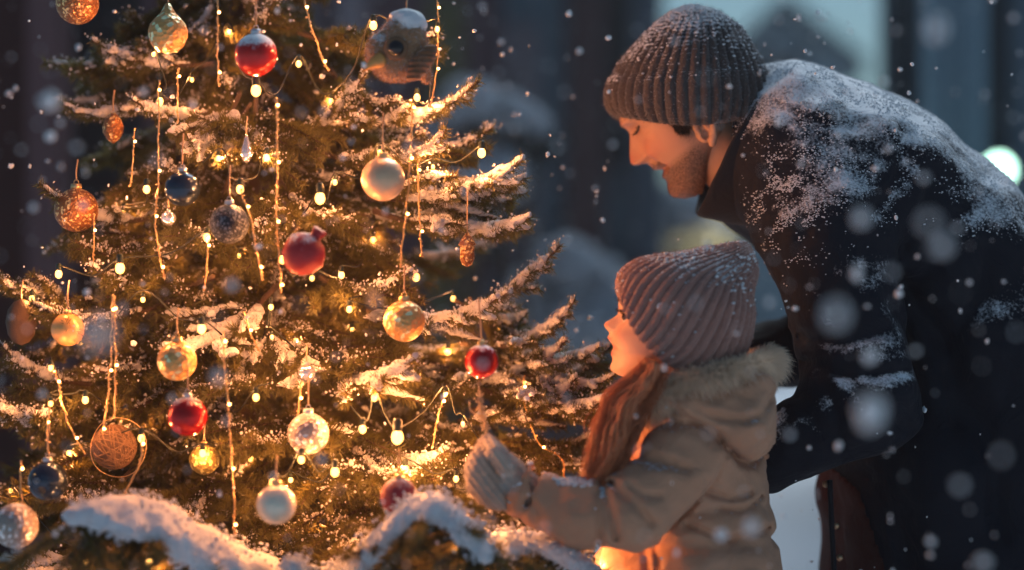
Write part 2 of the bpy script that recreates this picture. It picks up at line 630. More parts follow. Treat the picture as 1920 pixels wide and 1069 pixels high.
# ------------------------------------------------------------------ ground and far setting
t = NT('ground snow')
t.set(col=t.mix(t.noise(1.5, 5), (.74, .77, .82), (.82, .84, .87)), rough=.65, spec=.2)
t.bump(t.noise(6, 6, .6), .6, .05).bump(t.noise(80, 4), .4, .01)
gx = np.concatenate([[-600, -200, -60], np.linspace(-20, 20, 90), [60, 200, 600]]); gy = np.concatenate([[-60, -10], np.linspace(-4, 40, 110), [60, 120, 300, 1200]])
GX, GY = np.meshgrid(gx, gy, indexing='ij')
gp = np.stack([GX, GY, np.zeros_like(GX)], -1)
gp[..., 2] = np.where((abs(GX) < 21) & (GY < 41), .05 * vnoise(gp, .7) + .02 * vnoise(gp, 2.3) - .05, -.05)
gp[..., 2] -= .03 * np.exp(-((GX - .5) ** 2 + (GY - 3) ** 2))
o = put('ground', gp.reshape(-1, 3), grid_faces(len(gx), len(gy), False), t.m); tag(o, kind='structure')


def part_box(name, parent, mat, boxes):
    m = MB()
    for b in boxes: m.add(*box(*b))
    return m.put(name, mat, parent, False)


def wallmat(name, c, c2, sc=3):
    t = NT(name)
    t.set(col=t.mix(t.noise(sc, 6), c, c2), rough=.85); t.bump(t.noise(sc * 9, 5), .4, .01)
    return t.m


MAROON = wallmat('dark stained timber', (.045, .011, .010), (.075, .020, .016))
MAROON2 = wallmat('stained post', (.120, .058, .060), (.165, .085, .088))
PLUM = wallmat('plum plaster', (.115, .065, .085), (.175, .100, .12))
BLUEG = wallmat('blue grey plaster', (0.154, 0.238, 0.308), (0.224, 0.322, 0.392))
GREYP = wallmat('purple grey stone', (0.280, 0.238, 0.266), (0.364, 0.308, 0.336))
DARKW = wallmat('dark window glass', (0.012, 0.016, 0.022), (0.020, 0.024, 0.030), 1)
STONE = wallmat('slate grey stone', (0.090, 0.126, 0.165), (0.144, 0.180, 0.225))
STONEL = wallmat('pale blue stone', (0.234, 0.338, 0.403), (0.325, 0.442, 0.520))
OLIVE = wallmat('olive shutter', (0.099, 0.099, 0.032), (0.144, 0.135, 0.054))
ROOFS = wallmat('roof slate', (0.075, 0.112, 0.130), (0.112, 0.150, 0.165))
YELL = wallmat('ochre render', (0.420, 0.360, 0.170), (0.500, 0.430, 0.220))


def X(px, D): return (px - 960) / FPX * D
def Z(py, D): return CAMZ - (py - 534.5) / FPX * D

# dark timber house close on the left, its corner post facing us
D = 6.0
b = empty('timber_house', (X(60, D), D, 0), 'dark maroon timber house with a paler corner post at the left edge behind the tree', 'house')
part_box('wall', b, MAROON, [((X(-320, D), D + 1.2, 1.9), (1.0, 2.0, 3.9)), ((X(-60, D), D + .35, 1.9), (.28, .5, 3.9))])
part_box('corner_post', b, MAROON2, [((X(86, D), D, 1.9), (.085, .12, 3.9)), ((X(112, D), D + .06, 1.9), (.03, .1, 3.9))])
part_box('wall', b, MAROON, [((X(40, D), D + .1, 1.9), (.06, .1, 3.9)), ((X(330, D + 1), D + 1.0, 1.9), (.75, .3, 3.9))])
part_box('roof', b, ROOFS, [((X(-150, D), D + 1.0, 3.95), (2.6, 2.8, .16))])
wdw = part_box('window', b, PLUM, [((X(200, D + .8), D + .80, 1.66), (.34, .06, 1.1))])
part_box('pane', wdw, DARKW, [((X(200, D + .8), D + .765, 1.66), (.26, .01, 1.0))])

# row of town houses behind the tree, seen as upright bands
D = 11.0
def band(b, x0, x1, mat, y0=-400, y1=534 + 355, dep=.25, D=D, name='pilaster'):
    return part_box(name, b, mat, [(((X(x0, D) + X(x1, D)) / 2, D - dep / 2, (Z(y0, D) + 0) / 2), (X(x1, D) - X(x0, D), dep, Z(y0, D)))])
b = empty('town_house', (X(600, D), D, 0), 'dark plum town house with pilasters standing behind the lit tree', 'house')
part_box('wall', b, PLUM, [((X(560, D), D + 2, 2.2), (X(905, D) - X(215, D), 4, 4.4))])
part_box('roof', b, ROOFS, [((X(560, D), D + 1.9, 4.5), (X(915, D) - X(205, D), 4.4, .2))])
band(b, 370, 400, GREYP); band(b, 640, 690, GREYP)
w1 = band(b, 800, 872, OLIVE, 0, dep=.1, name='shutter')
w2 = part_box('window', b, GREYP, [((X(285, D), D - .05, 2.3), (.42, .1, 1.5))]); part_box('pane', w2, DARKW, [((X(285, D), D - .11, 2.3), (.32, .03, 1.3))])
w3 = part_box('window', b, GREYP, [((X(520, D), D - .05, 2.3), (.46, .1, 1.5))]); part_box('pane', w3, DARKW, [((X(520, D), D - .11, 2.3), (.34, .03, 1.3))])
D = 12.0
b = empty('town_house', (X(1070, D), D, 0), 'blue and maroon banded town house between the lit tree and the man', 'house')
part_box('wall', b, BLUEG, [((X(1078, D), D + 2, 2.3), (X(1242, D) - X(910, D), 4, 4.6))])
part_box('roof', b, ROOFS, [((X(1078, D), D + 1.9, 4.7), (X(1252, D) - X(900, D), 4.4, .2))])
band(b, 900, 942, PLUM, D=D); band(b, 942, 1012, GREYP, 50, D=D, dep=.15); band(b, 1062, 1132, MAROON2, D=D, dep=.2); band(b, 1180, 1236, STONE, D=D)
w1 = part_box('window', b, STONE, [((X(1156, D), D - .05, 2.5), (.22, .1, 1.7))]); part_box('pane', w1, DARKW, [((X(1156, D), D - .11, 2.5), (.16, .03, 1.5))])
part_box('plinth', b, STONE, [((X(1078, D), D - .3, .55), (X(1242, D) - X(905, D), .3, 1.1))])

# stone house on the right with a tall pale window bay
D = 9.0
b = empty('stone_house', (X(1850, D), D, 0), 'slate grey stone house with tall pale window bay behind the man on the right', 'house')
part_box('wall', b, STONE, [((X(1672, D) + 2.0, D + .15, 2.4), (4.0, .3, 4.8)), ((X(1672, D) + 2.9, D + 2.2, 2.4), (4.0, 3.8, 4.8))])
part_box('roof', b, ROOFS, [((X(1672, D) + 2.0, D + .15, 4.9), (4.05, .5, .2)), ((X(1672, D) + 2.9, D + 2.3, 4.9), (4.1, 3.8, .2))])
wb = part_box('window', b, STONEL, [((X(1778, D), D - .06, 2.1), (X(1838, D) - X(1722, D), .12, 2.3))])
part_box('pane', wb, STONE, [((X(1760, D), D - .13, 2.1), (.035, .03, 2.2)), ((X(1800, D), D - .13, 2.1), (.035, .03, 2.2))])
part_box('corner_post', b, DARKW, [((X(1684, D), D - .05, 2.4), (.1, .1, 4.8)), ((X(1860, D), D - .05, 2.4), (.12, .1, 4.8))])

# far gabled house under the sky
D = 26.0
b = empty('gabled_house', (X(1450, D), D, 0), 'far dim house with a pointed gable against the pale sky above the man', 'house')
def gable(x0, x1, xa, ye, ya, D, dep):
    v = np.array([[X(x0, D), D, 0], [X(x1, D), D, 0], [X(x1, D), D, Z(ye, D)], [X(xa, D), D, Z(ya, D)], [X(x0, D), D, Z(ye, D)]])
    w_ = v + [0, dep, 0]; n = 5
    q = [[i, (i + 1) % n, n + (i + 1) % n, n + i] for i in range(n)]
    return np.concatenate([v, w_]), [np.array(q), np.array([[0, 4, 3, 2, 1], [5, 6, 7, 8, 9]])]
m = MB(); m.add(*gable(1375, 1580, 1462, 130, 42, D, 8)); m.put('wall', BLUEG, b, False)
m = MB()
for xa, xb in ((1340, 1462), (1610, 1462)):
    a0 = np.array([X(xa, D), D - .5, Z(150, D)]); a1 = np.array([X(xb, D), D - .5, Z(30, D)])
    v = np.array([a0, a1, a1 + [0, 9, 0], a0 + [0, 9, 0]]); v = np.concatenate([v, v + [0, 0, .25]])
    m.add(v, np.array([[0, 3, 2, 1], [4, 5, 6, 7], [0, 1, 5, 4], [1, 2, 6, 5], [2, 3, 7, 6], [3, 0, 4, 7]]))
m.put('roof', ROOFS, b, False)
m = MB(); m.add(*box((X(1462, D), D - .03, Z(170, D)), (.7, .06, 1.0))); m.put('window', DARKW, b, False)
D = 24.0
b = empty('low_cottage', (X(1310, D), D, 0), 'low ochre cottage with snowy roof glimpsed between the man and the girl', 'house')
part_box('wall', b, YELL, [((X(1300, D), D + 2, Z(470, D) / 2 + .2), (X(1400, D) - X(1225, D), 4, Z(425, D)))])
part_box('roof', b, SNOW, [((X(1300, D), D + 1.9, Z(400, D)), (X(1430, D) - X(1205, D), 4.6, .35))])
part_box('window', b, m_emit('lit cottage window', (1.0, .82, .42), .5), [((X(1300, D), D - .03, Z(440, D)), (.75, .06, .36))])

# street lamp with a cold green-white globe
D = 8.2
LAMPM = m_emit('mint lamp glass', (.55, 1.0, .78), 7.0)
IRON = m_plain('black iron', (.02, .022, .025), .5, .6)
b = empty('street_lamp', (X(1873, D), D, 0), 'street lamp glowing mint green at the right edge behind the man', 'street lamp')
m = MB(); m.add(*lathe([(.07, 0), (.07, .12), (.035, .16), (.028, .9), (.026, Z(345, D))], 20, (X(1873, D), D, 0))); m.put('pole', IRON, b)
m = MB(); m.add(*lathe([(.03, 0), (.05, .015), (.05, .03), (.02, .04)], 20, (X(1873, D), D, Z(352, D)))); m.put('lamp_collar', IRON, b)
m = MB(); m.add(*lathe([(.05, 0), (.03, .02), (.008, .045)], 20, (X(1873, D), D, Z(292, D)))); m.put('lamp_cap', IRON, b)
v, f = scatter(ICO2, [(X(1873, D), D, Z(320, D))], np.array([[.052, .052, .058]])); put('lamp_globe', v, f, LAMPM, b)

# snow laden bushes
DARKLEAF = m_plain('dark bush leaf', (.02, .03, .025), .7, sc=30)
def bush(label, lumps, D, seed):
    rng = np.random.default_rng(seed)
    xs = [l[0] for l in lumps]
    b = empty('snowy_bush', (X(sum(xs) / len(xs), D), D, 0), label, 'bush')
    k = D / FPX
    sn = MB()
    for x, y, r, dy in lumps:
        n = 560; c = P(x, y, D + dy)
        p = rng.normal(size=(n, 3)); p /= np.linalg.norm(p, axis=1)[:, None]
        p = c + p * (rng.random((n, 1)) ** .4) * np.array([r, r, r * .72]) * k
        sc_ = r * k * rng.uniform(.07, .2, n)
        sn.add(*scatter(ICO1, p, np.stack([sc_, sc_, sc_ * .5], 1), .3, rng))
    v, f = sn.out(); f = f[0]
    put('snow', v, f, BUSHSNOW, b)
    m = MB(); st = MB()
    for x, y, r, dy in lumps:
        c = P(x, y, D + dy); n = 260
        p = c + rng.normal(size=(n, 3)) * [r * k * .55, r * k * .5, r * k * .55] - [0, -r * k * .5, r * k * .8]
        p = p[p[:, 2] > .02]
        fuzz(m, p, rng.normal(size=(len(p), 3)), .06, .02, .3, rng)
        st.add(*tube(spline([[c[0] + rng.normal() * .05, c[1], -.05], c * [1, 1, .5], c - [0, 0, r * k * .3]], 8), .012, 6))
    m.put('foliage', DARKLEAF, b); st.put('stem', BARK, b)
bush('snow laden bush beside the tree top, level with the man\'s chin', [(880, 190, 60, 0), (945, 215, 62, .1), (985, 235, 50, .15), (850, 240, 60, .1), (900, 330, 90, .1)], 6.4, 1)
bush('round snow laden bush just left of the girl\'s hat', [(1060, 490, 62, 0), (1110, 530, 70, .1), (1010, 545, 60, .1), (1080, 600, 95, .1)], 7.2, 2)
bush('pale snowy bush far back above the girl\'s hat', [(1225, 380, 60, 0), (1285, 400, 50, .2), (1190, 440, 70, .1)], 13.0, 3)
def stitch(hp, hc, rows=46, amp=.0003):
    nv, nt, _ = hp.shape
    u = hp - hc; u /= np.linalg.norm(u, axis=-1, keepdims=True) + 1e-9
    row = np.cos(np.linspace(0, 2 * np.pi * rows, nv))[:, None] * amp + vnoise(hp, 420) * .0012 + vnoise(hp, 900) * .0006
    return hp + u * row[..., None]


# ================================================================== THE MAN
DM = 2.98
man = empty('person', P(1960, 534, 3.05) * [1, 1, 0], 'man bending down in a snow-dusted navy winter coat and grey ribbed knit hat', 'person')
NAVY = m_cloth('navy coat cloth', (.004, .0055, .013), (.008, .0095, .017), .68, (.30, .80, 44, 1.10), 700, .02, 14, .012, 'open_sky')
COLLAR = m_cloth('navy collar cloth', (.008, .009, .014), (.013, .014, .020), .75, None, 700, .05, 30, .003)

MF = [(-190, 8), (-176, 52), (-145, 80), (-109, 91), (-77, 87), (-50, 88), (-30, 89), (-15, 90), (0, 87), (15, 82), (30, 83), (49, 86), (66, 84), (80, 72), (88, 55), (92, 45)]
MW = [(-190, 5), (-176, 55), (-145, 84), (-110, 93), (-77, 94), (-50, 94), (-20, 91), (0, 87), (20, 81), (40, 70), (60, 55), (75, 42), (86, 26), (92, 5)]
MB_ = [(-190, -10), (-176, -60), (-145, -92), (-100, -106), (-50, -104), (-10, -92), (20, -72), (35, -30), (50, -4), (65, 14), (80, 28), (92, 42)]
MC = [(-190, 0), (10, 0), (40, 20), (92, 44)]
MP = [(-118, 90), (-109, 92), (-96, 93), (-86, 92), (-77, 92), (-66, 99), (-50, 110), (-40, 117), (-30, 122), (-25, 119), (-20.5, 112), (-15.3, 98), (-7, 95), (0, 93), (5, 93.5), (9, 87), (13, 77), (18, 79), (24, 87), (29, 86), (36, 84), (49, 91), (60, 93), (70, 90), (82, 76), (90, 58)]
MS = [(-120, 60), (-90, 40), (-77, 17), (-50, 15), (-30, 19), (-16, 24), (-8, 34), (5, 36), (24, 34), (36, 32), (60, 30), (90, 40)]
bm = [(-74, 36, 13, 17, -11), (-98, 34, 9, 22, 6), (-70, 33, 8, 11, 6), (-28, 50, 18, 20, 9), (-23, 17, 8, 9, 12), (-14, 29, 10, 6, -6), (4, 40, 12, 6, -11), (13, 32, 7, 13, -9), (6, 54, 16, 8, 5), (-52, 44, 7, 16, -2), (60, 0, 14, 14, 2), (-60, 62, 3, 10, -1.5), (-66, 66, 3, 9, -1.5)]
v, fs, ff, dd, ss, mto, mk = head(MP, MF, MW, MB_, MC, (1300, 262), (-.824, .567), DM, bm, sig=MS)
body = MB(); body.add(v, fs)
# neck running down into the collar, and the near ear
nk = spline([mto(-30, -10, 0), mto(-38, 60, 0), mto(-60, 130, 0), mto(-80, 210, 0)], 20)
body.add(*tube(nk, np.linspace(66, 74, 20) * mk, 40))
def ear_sdf(q):
    E = lambda f_, d_, s_: mto(f_ + 2, d_ + 27, -88 - s_)
    hel = [E(-8, -22, 2), E(-6, -40, 6), (E(-14, -56, 11)), E(-28, -60, 14), E(-37, -48, 15), E(-36, -28, 13), E(-27, -10, 9)]
    d = np.full(len(q), 9.0, np.float32)
    for a, b in zip(hel[:-1], hel[1:]): d = np.minimum(d, seg(q, a, b, 5.2 * mk, 5.0 * mk))
    d = smin(d, seg(q, E(-20, -6, 6), E(-16, -1, 5), 8 * mk, 7 * mk), 6 * mk)
    d = smin(d, seg(q, E(-27, -44, 8), E(-24, -14, 5), 5 * mk, 5 * mk), 7 * mk)
    d = smin(d, seg(q, E(-8, -24, 1), E(-9, -14, 2), 5 * mk, 4 * mk), 4 * mk)
    d = smin(d, ell(q, E(-20, -32, -1), (18 * mk, 6 * mk, 26 * mk)), 5 * mk)
    return np.maximum(d, -ell(q, E(-15, -22, 7), (8 * mk, 8 * mk, 10 * mk)))
ec = mto(-18, -3, -96)
ev, ef = nets(ear_sdf, ec - [.045, .03, .045], ec + [.045, .035, .045], .0011)
body.add(ev, ef)
SKIN_M = m_skin('weathered skin', (.50, .27, .17), (.34, .12, .08), 1.0)
mb_o = body.put('body', SKIN_M, man)
bd = np.clip(np.clip((dd + 14) / 20, 0, 1) * (1 - gau(ff, 92, 8) * gau(dd, 16, 10) * (np.abs(ss) < 24)), 0, 1) * np.clip((ff + 10) / 26, 0, 1)
mus = gau(dd, 1, 9) * (np.abs(ss) < 34) * (ff > 60)
side = gau(dd, -30, 34) * gau(ff, 12, 12) * (np.abs(ss) > 60)
cheek = np.clip(((dd - 2) - (ff - 20) * .12) / 16, 0, 1)
bdm = np.maximum(np.maximum(bd * cheek, mus), side * 1.0)
attrs(mb_o, flush=np.clip(gau(dd, -34, 16) * gau(np.abs(ss), 0, 18) + .9 * gau(dd, -30, 26) * gau(np.abs(ss), 56, 26), 0, 1) * (ff > 30), beard=np.clip(bdm, 0, 1), lip=gau(dd, 16, 8) * gau(ss, 0, 24) * (ff > 66))
# brows, lashes
HAIRM = m_plain('dark brown hair', (.035, .02, .012), .5, sc=200)
hb = MB()
for sgn in (-1, 1):
    arc = spline([mto(92, -92, 12 * sgn), mto(89, -99, 28 * sgn), mto(78, -99, 46 * sgn), mto(64, -92, 60 * sgn)], 300)
    n_ = np.tile(np.array([-.45, 0, -.1]), (300, 1)) + np.array([0.5, .25 * sgn, .3])
    fuzz(hb, arc + RNG.normal(size=arc.shape) * .0016, n_ / np.linalg.norm(n_, axis=1)[:, None], .007, .0007, .35)
hb.put('eyebrows', HAIRM, man)
lb = MB()
for sgn in (-1, 1):
    arc = spline([mto(85, -70, 24 * sgn), mto(84, -70, 33 * sgn), mto(79, -73, 43 * sgn), mto(74, -78, 49 * sgn)], 60)
    lb.add(*tube(arc, .0014, 5))
    fuzz(lb, arc, np.tile(np.array([-.8, -.2, -.5]), (60, 1)), .007, .0007, .2)
lb.put('eyelashes', HAIRM, man)
# short hair under the hat edge, in front of and behind the ear
sh = MB()
pts = []
for _ in range(1500):
    f_ = RNG.uniform(0, 27); d_ = RNG.uniform(-100, -14 - abs(f_ - 12) * .9)
    w_ = np.interp(d_, [a for a, _ in MW], [b for _, b in MW]); c_ = math.sqrt(max(0, 1 - (f_ / 90) ** 2)) ** .85
    pts.append(mto(f_, d_, -w_ * c_ - .5))
for _ in range(1200):
    f_ = RNG.uniform(-95, -42); d_ = RNG.uniform(-80, 0)
    c_ = math.sqrt(max(0, 1 - (f_ / 104) ** 2)) ** .85
    pts.append(mto(f_, d_, -np.interp(d_, [a for a, _ in MW], [b for _, b in MW]) * c_ - .5))
pts = np.array(pts)
fuzz(sh, pts, np.tile(np.array([.25, -.35, -.8]), (len(pts), 1)), .011, .0009, .3)
sh.put('hair', HAIRM, man)

# knit hat
t = NT('charcoal knit wool')
vec = t.coord(); base = t.mix(t.noise(70, 5, .7), (.045, .036, .034), (.10, .082, .078))
k1 = t.math('MULTIPLY_ADD', t.math('SUBTRACT', t.noise(38, 6, .7), .5), 1.15, t.up())
k1 = t.math('MULTIPLY_ADD', t.math('SUBTRACT', t.noise(230, 3, .6), .5), 1.0, k1)
fsn = t.ramp(k1, .36, .92)
t.set(col=t.mix(fsn, base, SNOWC), rough=.92, sheen=.35, spec=.1)
t.bump(t.noise(600, 4, .7), .8, .002).bump(fsn, .5, .004)
WOOL_M = t.m
hat_secs = [(1185, 219, 1405, 214, .078, 0, 20), (1158, 220, 1428, 216, .094, 0, 26), (1141, 206, 1440, 198, .102, 0, 22), (1135, 182, 1443, 172, .104, 0, 16), (1139, 158, 1438, 143, .102, 0, 12),
            (1149, 142, 1432, 128, .0985, 0, 9), (1160, 122, 1424, 110, .097, 0, 6), (1184, 92, 1407, 82, .089, 0, 3), (1214, 58, 1386, 52, .072, 0, 1), (1250, 27, 1352, 25, .045, 0, 0), (1282, 13, 1320, 13, .016, 0, 0), (1298, 11, 1303, 11, .002, 0, 0)]
hp = loft2d(hat_secs, DM, 720, 170, lambda v: .055 * np.clip((1 - v) / .35, 0, 1) ** .6, 44)
sag = vnoise(hp, 22)[..., None] * .0022
hc = hp.mean((0, 1)); hp = stitch(hp, hc); hp = hp + (hp - hc) / np.linalg.norm(hp - hc, axis=-1, keepdims=True) * sag
hv, hf = grid_cap(hp, True, False, True)
hat = put('knit_hat', hv, hf, WOOL_M, man)
hfq = grid_faces(170, 720)
fz = MB(); p_, n_ = sample(hv, hfq, 9000)
fuzz(fz, p_, n_ * np.sign(((p_ - hc) * n_).sum(1))[:, None], .0058, .00055, .8)
fz.put('wool_fuzz', WOOL_M, hat)
clumps('snow_dusting', hv, hfq, 2600, .0022, hat, .6, 34, -.25)

# coat: one implicit surface
def pr_(x, y, D, r): return P(x, y, D), r * D / FPX
def coat_sdf(q):
    def S(a, b, fy=1.0):
        (pa, ra), (pb, rb) = pr_(*a), pr_(*b)
        return seg(q, pa, pb, ra, rb, fy)
    Dt = 3.06
    T = S((1482, 292, Dt, 176), (1612, 372, Dt, 190), .66)
    T = smin(T, S((1612, 372, Dt, 190), (1742, 474, Dt, 184), .66), .03)
    T = smin(T, S((1742, 474, Dt, 184), (1860, 640, Dt, 200), .68), .03)
    T = smin(T, S((1860, 640, Dt, 200), (1960, 860, Dt, 215), .7), .04)
    T = smin(T, S((1730, 620, Dt, 170), (1752, 900, Dt, 203), .75), .05)
    T = smin(T, S((1752, 900, Dt, 203), (1790, 1260, Dt, 245), .72), .04)
    T = smin(T, S((1960, 860, Dt, 215), (1930, 1260, Dt, 250), .72), .05)
    # shoulder yoke toward the camera and the near arm
    A = S((1545, 432, 2.87, 122), (1622, 742, 2.80, 104))
    B = S((1622, 748, 2.80, 100), (1440, 862, 2.80, 66))
    n1 = vnoise(q, 16) * .006 + vnoise(q * np.array([1, 1, .55], np.float32), 42) * .0028
    arm = smin(A, B, .028)
    sh_ = S((1500, 330, 2.93, 120), (1545, 432, 2.87, 124))
    T = smin(T, sh_, .05)
    d = smin(T, arm, .022)
    F = smin(S((1620, 520, 3.28, 100), (1590, 640, 3.22, 84)), S((1590, 640, 3.2, 80), (1395, 672, 3.10, 58)), .02)
    d = smin(d, F, .02)
    d = d + n1
    k = 2.86
    for poly, r, a in MAN_FOLDS:
        d = d + np.where(q[:, 1] < 3.0, a * np.exp(-(dxz(q, poly) / r) ** 2), 0)
    return d
MAN_FOLDS = [(W(p, 2.84), r, a) for p, r, a in [
    ([(1430, 455), (1442, 520), (1478, 590), (1512, 660)], .006, .006), ([(1452, 450), (1462, 510), (1500, 575), (1580, 610)], .010, .007), ([(1500, 440), (1480, 480), (1496, 530), (1540, 560)], .010, .006),
    ([(1500, 632), (1560, 640), (1640, 618)], .008, .007), ([(1505, 676), (1560, 700), (1680, 690)], .008, .008), ([(1520, 700), (1545, 760), (1560, 830)], .008, .006), ([(1560, 690), (1600, 760), (1690, 800)], .009, .006),
    ([(1480, 740), (1510, 790), (1540, 800)], .007, .004), ([(1650, 560), (1700, 640), (1720, 760)], .012, .008), ([(1690, 520), (1780, 640), (1800, 800)], .014, .009), ([(1700, 250), (1690, 330), (1630, 400)], .012, .005),
    ([(1745, 330), (1730, 400), (1685, 470)], .011, .005), ([(1800, 400), (1770, 480), (1715, 540)], .012, .006), ([(1580, 900), (1580, 1000), (1580, 1100)], .004, .006), ([(1640, 900), (1700, 1000), (1720, 1150)], .014, .008),
    ([(1470, 200), (1520, 230), (1600, 240)], .012, .003), ([(1850, 470), (1840, 560), (1780, 640)], .014, .007), ([(1800, 700), (1860, 860), (1870, 1000)], .016, .008)]]
cv, cf_ = nets(coat_sdf, (.32, 2.62, .42), (1.06, 3.46, 1.44), .0062)
coat = put('coat', cv, cf_, NAVY, man)
# snow only settles where nothing of the coat hangs above
cell = .03
ij = np.floor((cv[:, :2] - cv[:, :2].min(0)) / cell).astype(int) + 1
top = np.full(ij.max(0) + 2, -9.0); np.maximum.at(top, (ij[:, 0], ij[:, 1]), cv[:, 2])
top = np.max([np.roll(np.roll(top, a, 0), b_, 1) for a in (-1, 0, 1) for b_ in (0, 1)], 0)
cover = top[ij[:, 0], ij[:, 1]] - cv[:, 2]
attrs(coat, open_sky=np.clip((.25 - cover) / .13, 0, 1))
clumps('snow_dusting', cv, cf_, 17000, .0014, coat, .14, 30, -.55, region=lambda c: (c[:, 2] > 1.10) * np.clip((1.02 - c[:, 0]) / .3, .15, 1))
def front_strip(c):
    a, b_ = P(1478, 372, 2.85), P(1440, 330, 2.85)
    return np.exp(-((c[:, 0] - a[0]) / .034) ** 2 - ((c[:, 2] - a[2]) / .060) ** 2) * (c[:, 1] < 2.97)
clumps('snow_dusting', cv, cf_, 1300, .0014, coat, -.6, 45, -.1, region=front_strip)
# popped collar
col = loft2d([(1398, 424, 1492, 205, .088, -6, 6), (1372, 420, 1480, 180, .090, -8, 0), (1340, 414, 1462, 165, .094, -10, -6), (1312, 408, 1447, 160, .097, -12, -10), (1306, 404, 1443, 158, .096, -12, -11), (1312, 400, 1438, 162, .091, -12, -10), (1345, 404, 1446, 180, .085, -8, -4), (1390, 410, 1466, 210, .080, -5, 4)], DM + .0, 120, 50, cap1=False)
col += vnoise(col, 30)[..., None] * np.array([.003, .002, .002])
clv, clf = grid_cap(col, True, False, False)
put('collar', clv, clf, COLLAR, coat)
# brown inner facing showing along the hanging front edge
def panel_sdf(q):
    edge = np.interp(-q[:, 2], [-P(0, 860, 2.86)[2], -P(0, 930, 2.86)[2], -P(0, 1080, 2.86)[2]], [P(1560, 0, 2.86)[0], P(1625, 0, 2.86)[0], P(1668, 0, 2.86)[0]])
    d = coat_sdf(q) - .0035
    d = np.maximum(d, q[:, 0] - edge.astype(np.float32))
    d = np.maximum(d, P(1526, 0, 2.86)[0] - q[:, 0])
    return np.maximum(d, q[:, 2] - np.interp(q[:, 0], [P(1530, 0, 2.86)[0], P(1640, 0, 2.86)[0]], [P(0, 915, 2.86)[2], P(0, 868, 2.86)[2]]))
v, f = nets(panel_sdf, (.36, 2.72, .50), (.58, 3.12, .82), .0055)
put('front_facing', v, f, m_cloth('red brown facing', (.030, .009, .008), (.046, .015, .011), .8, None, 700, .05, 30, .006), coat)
# zip line and snaps on the hanging front edge
zb = MB(); zp = W([(1556, 900), (1560, 1000), (1566, 1100), (1572, 1200)], 2.86)
zb.add(*tube(spline(zp, 30), .004, 8))
zb.put('zip_placket', COLLAR, coat)
SNAPM = m_plain('snap metal', (.4, .25, .15), .4, .9)
for sx, sy in ((1548, 908), (1568, 986), (1575, 1046)):
    vv, f2 = scatter(ICO1, [P(sx, sy, 2.87)], np.array([[.0052, .003, .0052]]))
    put('snap_button', vv, f2, SNAPM, coat)
# glove with five fingers, resting behind the child's back
def glove_sdf(q):
    g = lambda x, y, D: P(x, y, D)
    mm = .001
    d = seg(q, g(1448, 858, 2.81), g(1400, 872, 2.82), 40 * mm, 34 * mm, 1.3)
    for i, (fx, fy_, kx, ky, dep, r) in enumerate(((1352, 842, 1330, 862, 2.80, 10), (1344, 866, 1322, 888, 2.815, 10.5), (1346, 890, 1326, 910, 2.825, 10), (1356, 910, 1342, 926, 2.83, 9))):
        d = smin(d, seg(q, g(1392, 856 + i * 13, 2.815), g(fx, fy_, dep), (r + 1) * mm, r * mm), 5 * mm)
        d = smin(d, seg(q, g(fx, fy_, dep), g(kx, ky, dep - .022), r * mm, (r - 1.5) * mm), 3 * mm)
    d = smin(d, seg(q, g(1420, 850, 2.79), g(1392, 826, 2.775), 13 * mm, 11 * mm), 7 * mm)
    d = smin(d, seg(q, g(1392, 826, 2.775), g(1368, 822, 2.765), 11 * mm, 9 * mm), 3 * mm)
    return d
gv, gf = nets(glove_sdf, P(1300, 960, 2.8) - [0, .1, 0], P(1480, 800, 2.8) + [0, .09, 0], .003)
put('glove', gv, gf, COLLAR, man)
# trousers and boots below the coat
TROUS = m_cloth('dark trousers', (.012, .012, .015), (.02, .02, .024), .8)
def legs_sdf(q):
    d = np.full(len(q), 9.0, np.float32)
    for y, kx in ((2.95, .62), (3.19, .70)):
        h = np.array([.80, y, .78]); k_ = np.array([kx, y, .46]); a = np.array([kx + .12, y, .09])
        d = np.minimum(d, smin(seg(q, h, k_, .105, .082), seg(q, k_, a, .08, .062), .03))
    return d + vnoise(q, 20) * .006
lv, lf = nets(legs_sdf, (.45, 2.75, .03), (.98, 3.36, .9), .014)
put('trousers', lv, lf, TROUS, man)
BOOTM = m_plain('dark boot leather', (.02, .016, .014), .5)
for y, kx in ((2.95, .62), (3.19, .70)):
    def bsdf(q, y=y, kx=kx):
        d = smin(seg(q, (kx + .12, y, .16), (kx + .12, y, .05), .062, .055), seg(q, (kx + .10, y, .05), (kx - .06, y, .035), .05, .04), .03)
        return np.maximum(d, .004 - q[:, 2])
    bv, bf = nets(bsdf, (kx - .14, y - .1, -.02), (kx + .22, y + .1, .25), .008)
    put('boot', bv, bf, BOOTM, man)

# ================================================================== THE GIRL
DG = 2.68
girl = empty('person', P(1310, 534, 2.72) * [1, 1, 0], 'little girl with long brown hair in a tan hooded coat, pink-brown knit hat and mitten', 'person')
GF = [(-128, 8), (-120, 40), (-104, 66), (-84, 80), (-55, 91), (-30, 91), (-10, 95), (5, 101), (18, 100), (34, 99), (50, 101), (69, 103), (77, 98), (85, 82), (92, 60), (96, 50)]
GW = [(-128, 5), (-120, 45), (-100, 78), (-60, 96), (-20, 101), (10, 99), (40, 89), (60, 70), (75, 50), (88, 28), (96, 5)]
GB = [(-128, -10), (-120, -50), (-95, -90), (-50, -104), (0, -95), (20, -75), (35, -28), (50, -2), (70, 22), (96, 48)]
GC = [(-128, 0), (10, 0), (40, 22), (96, 52)]
GP = [(-70, 93), (-50, 95), (-40, 95), (-32, 97), (-24, 106), (-18, 117), (-13, 121.5), (-8, 120.5), (-2, 116), (3, 111), (7, 111.5), (12, 115), (17, 112), (23, 106), (31, 103), (37, 106), (44, 107.5), (50, 104), (56, 104), (66, 108), (74, 106), (82, 92), (90, 66)]
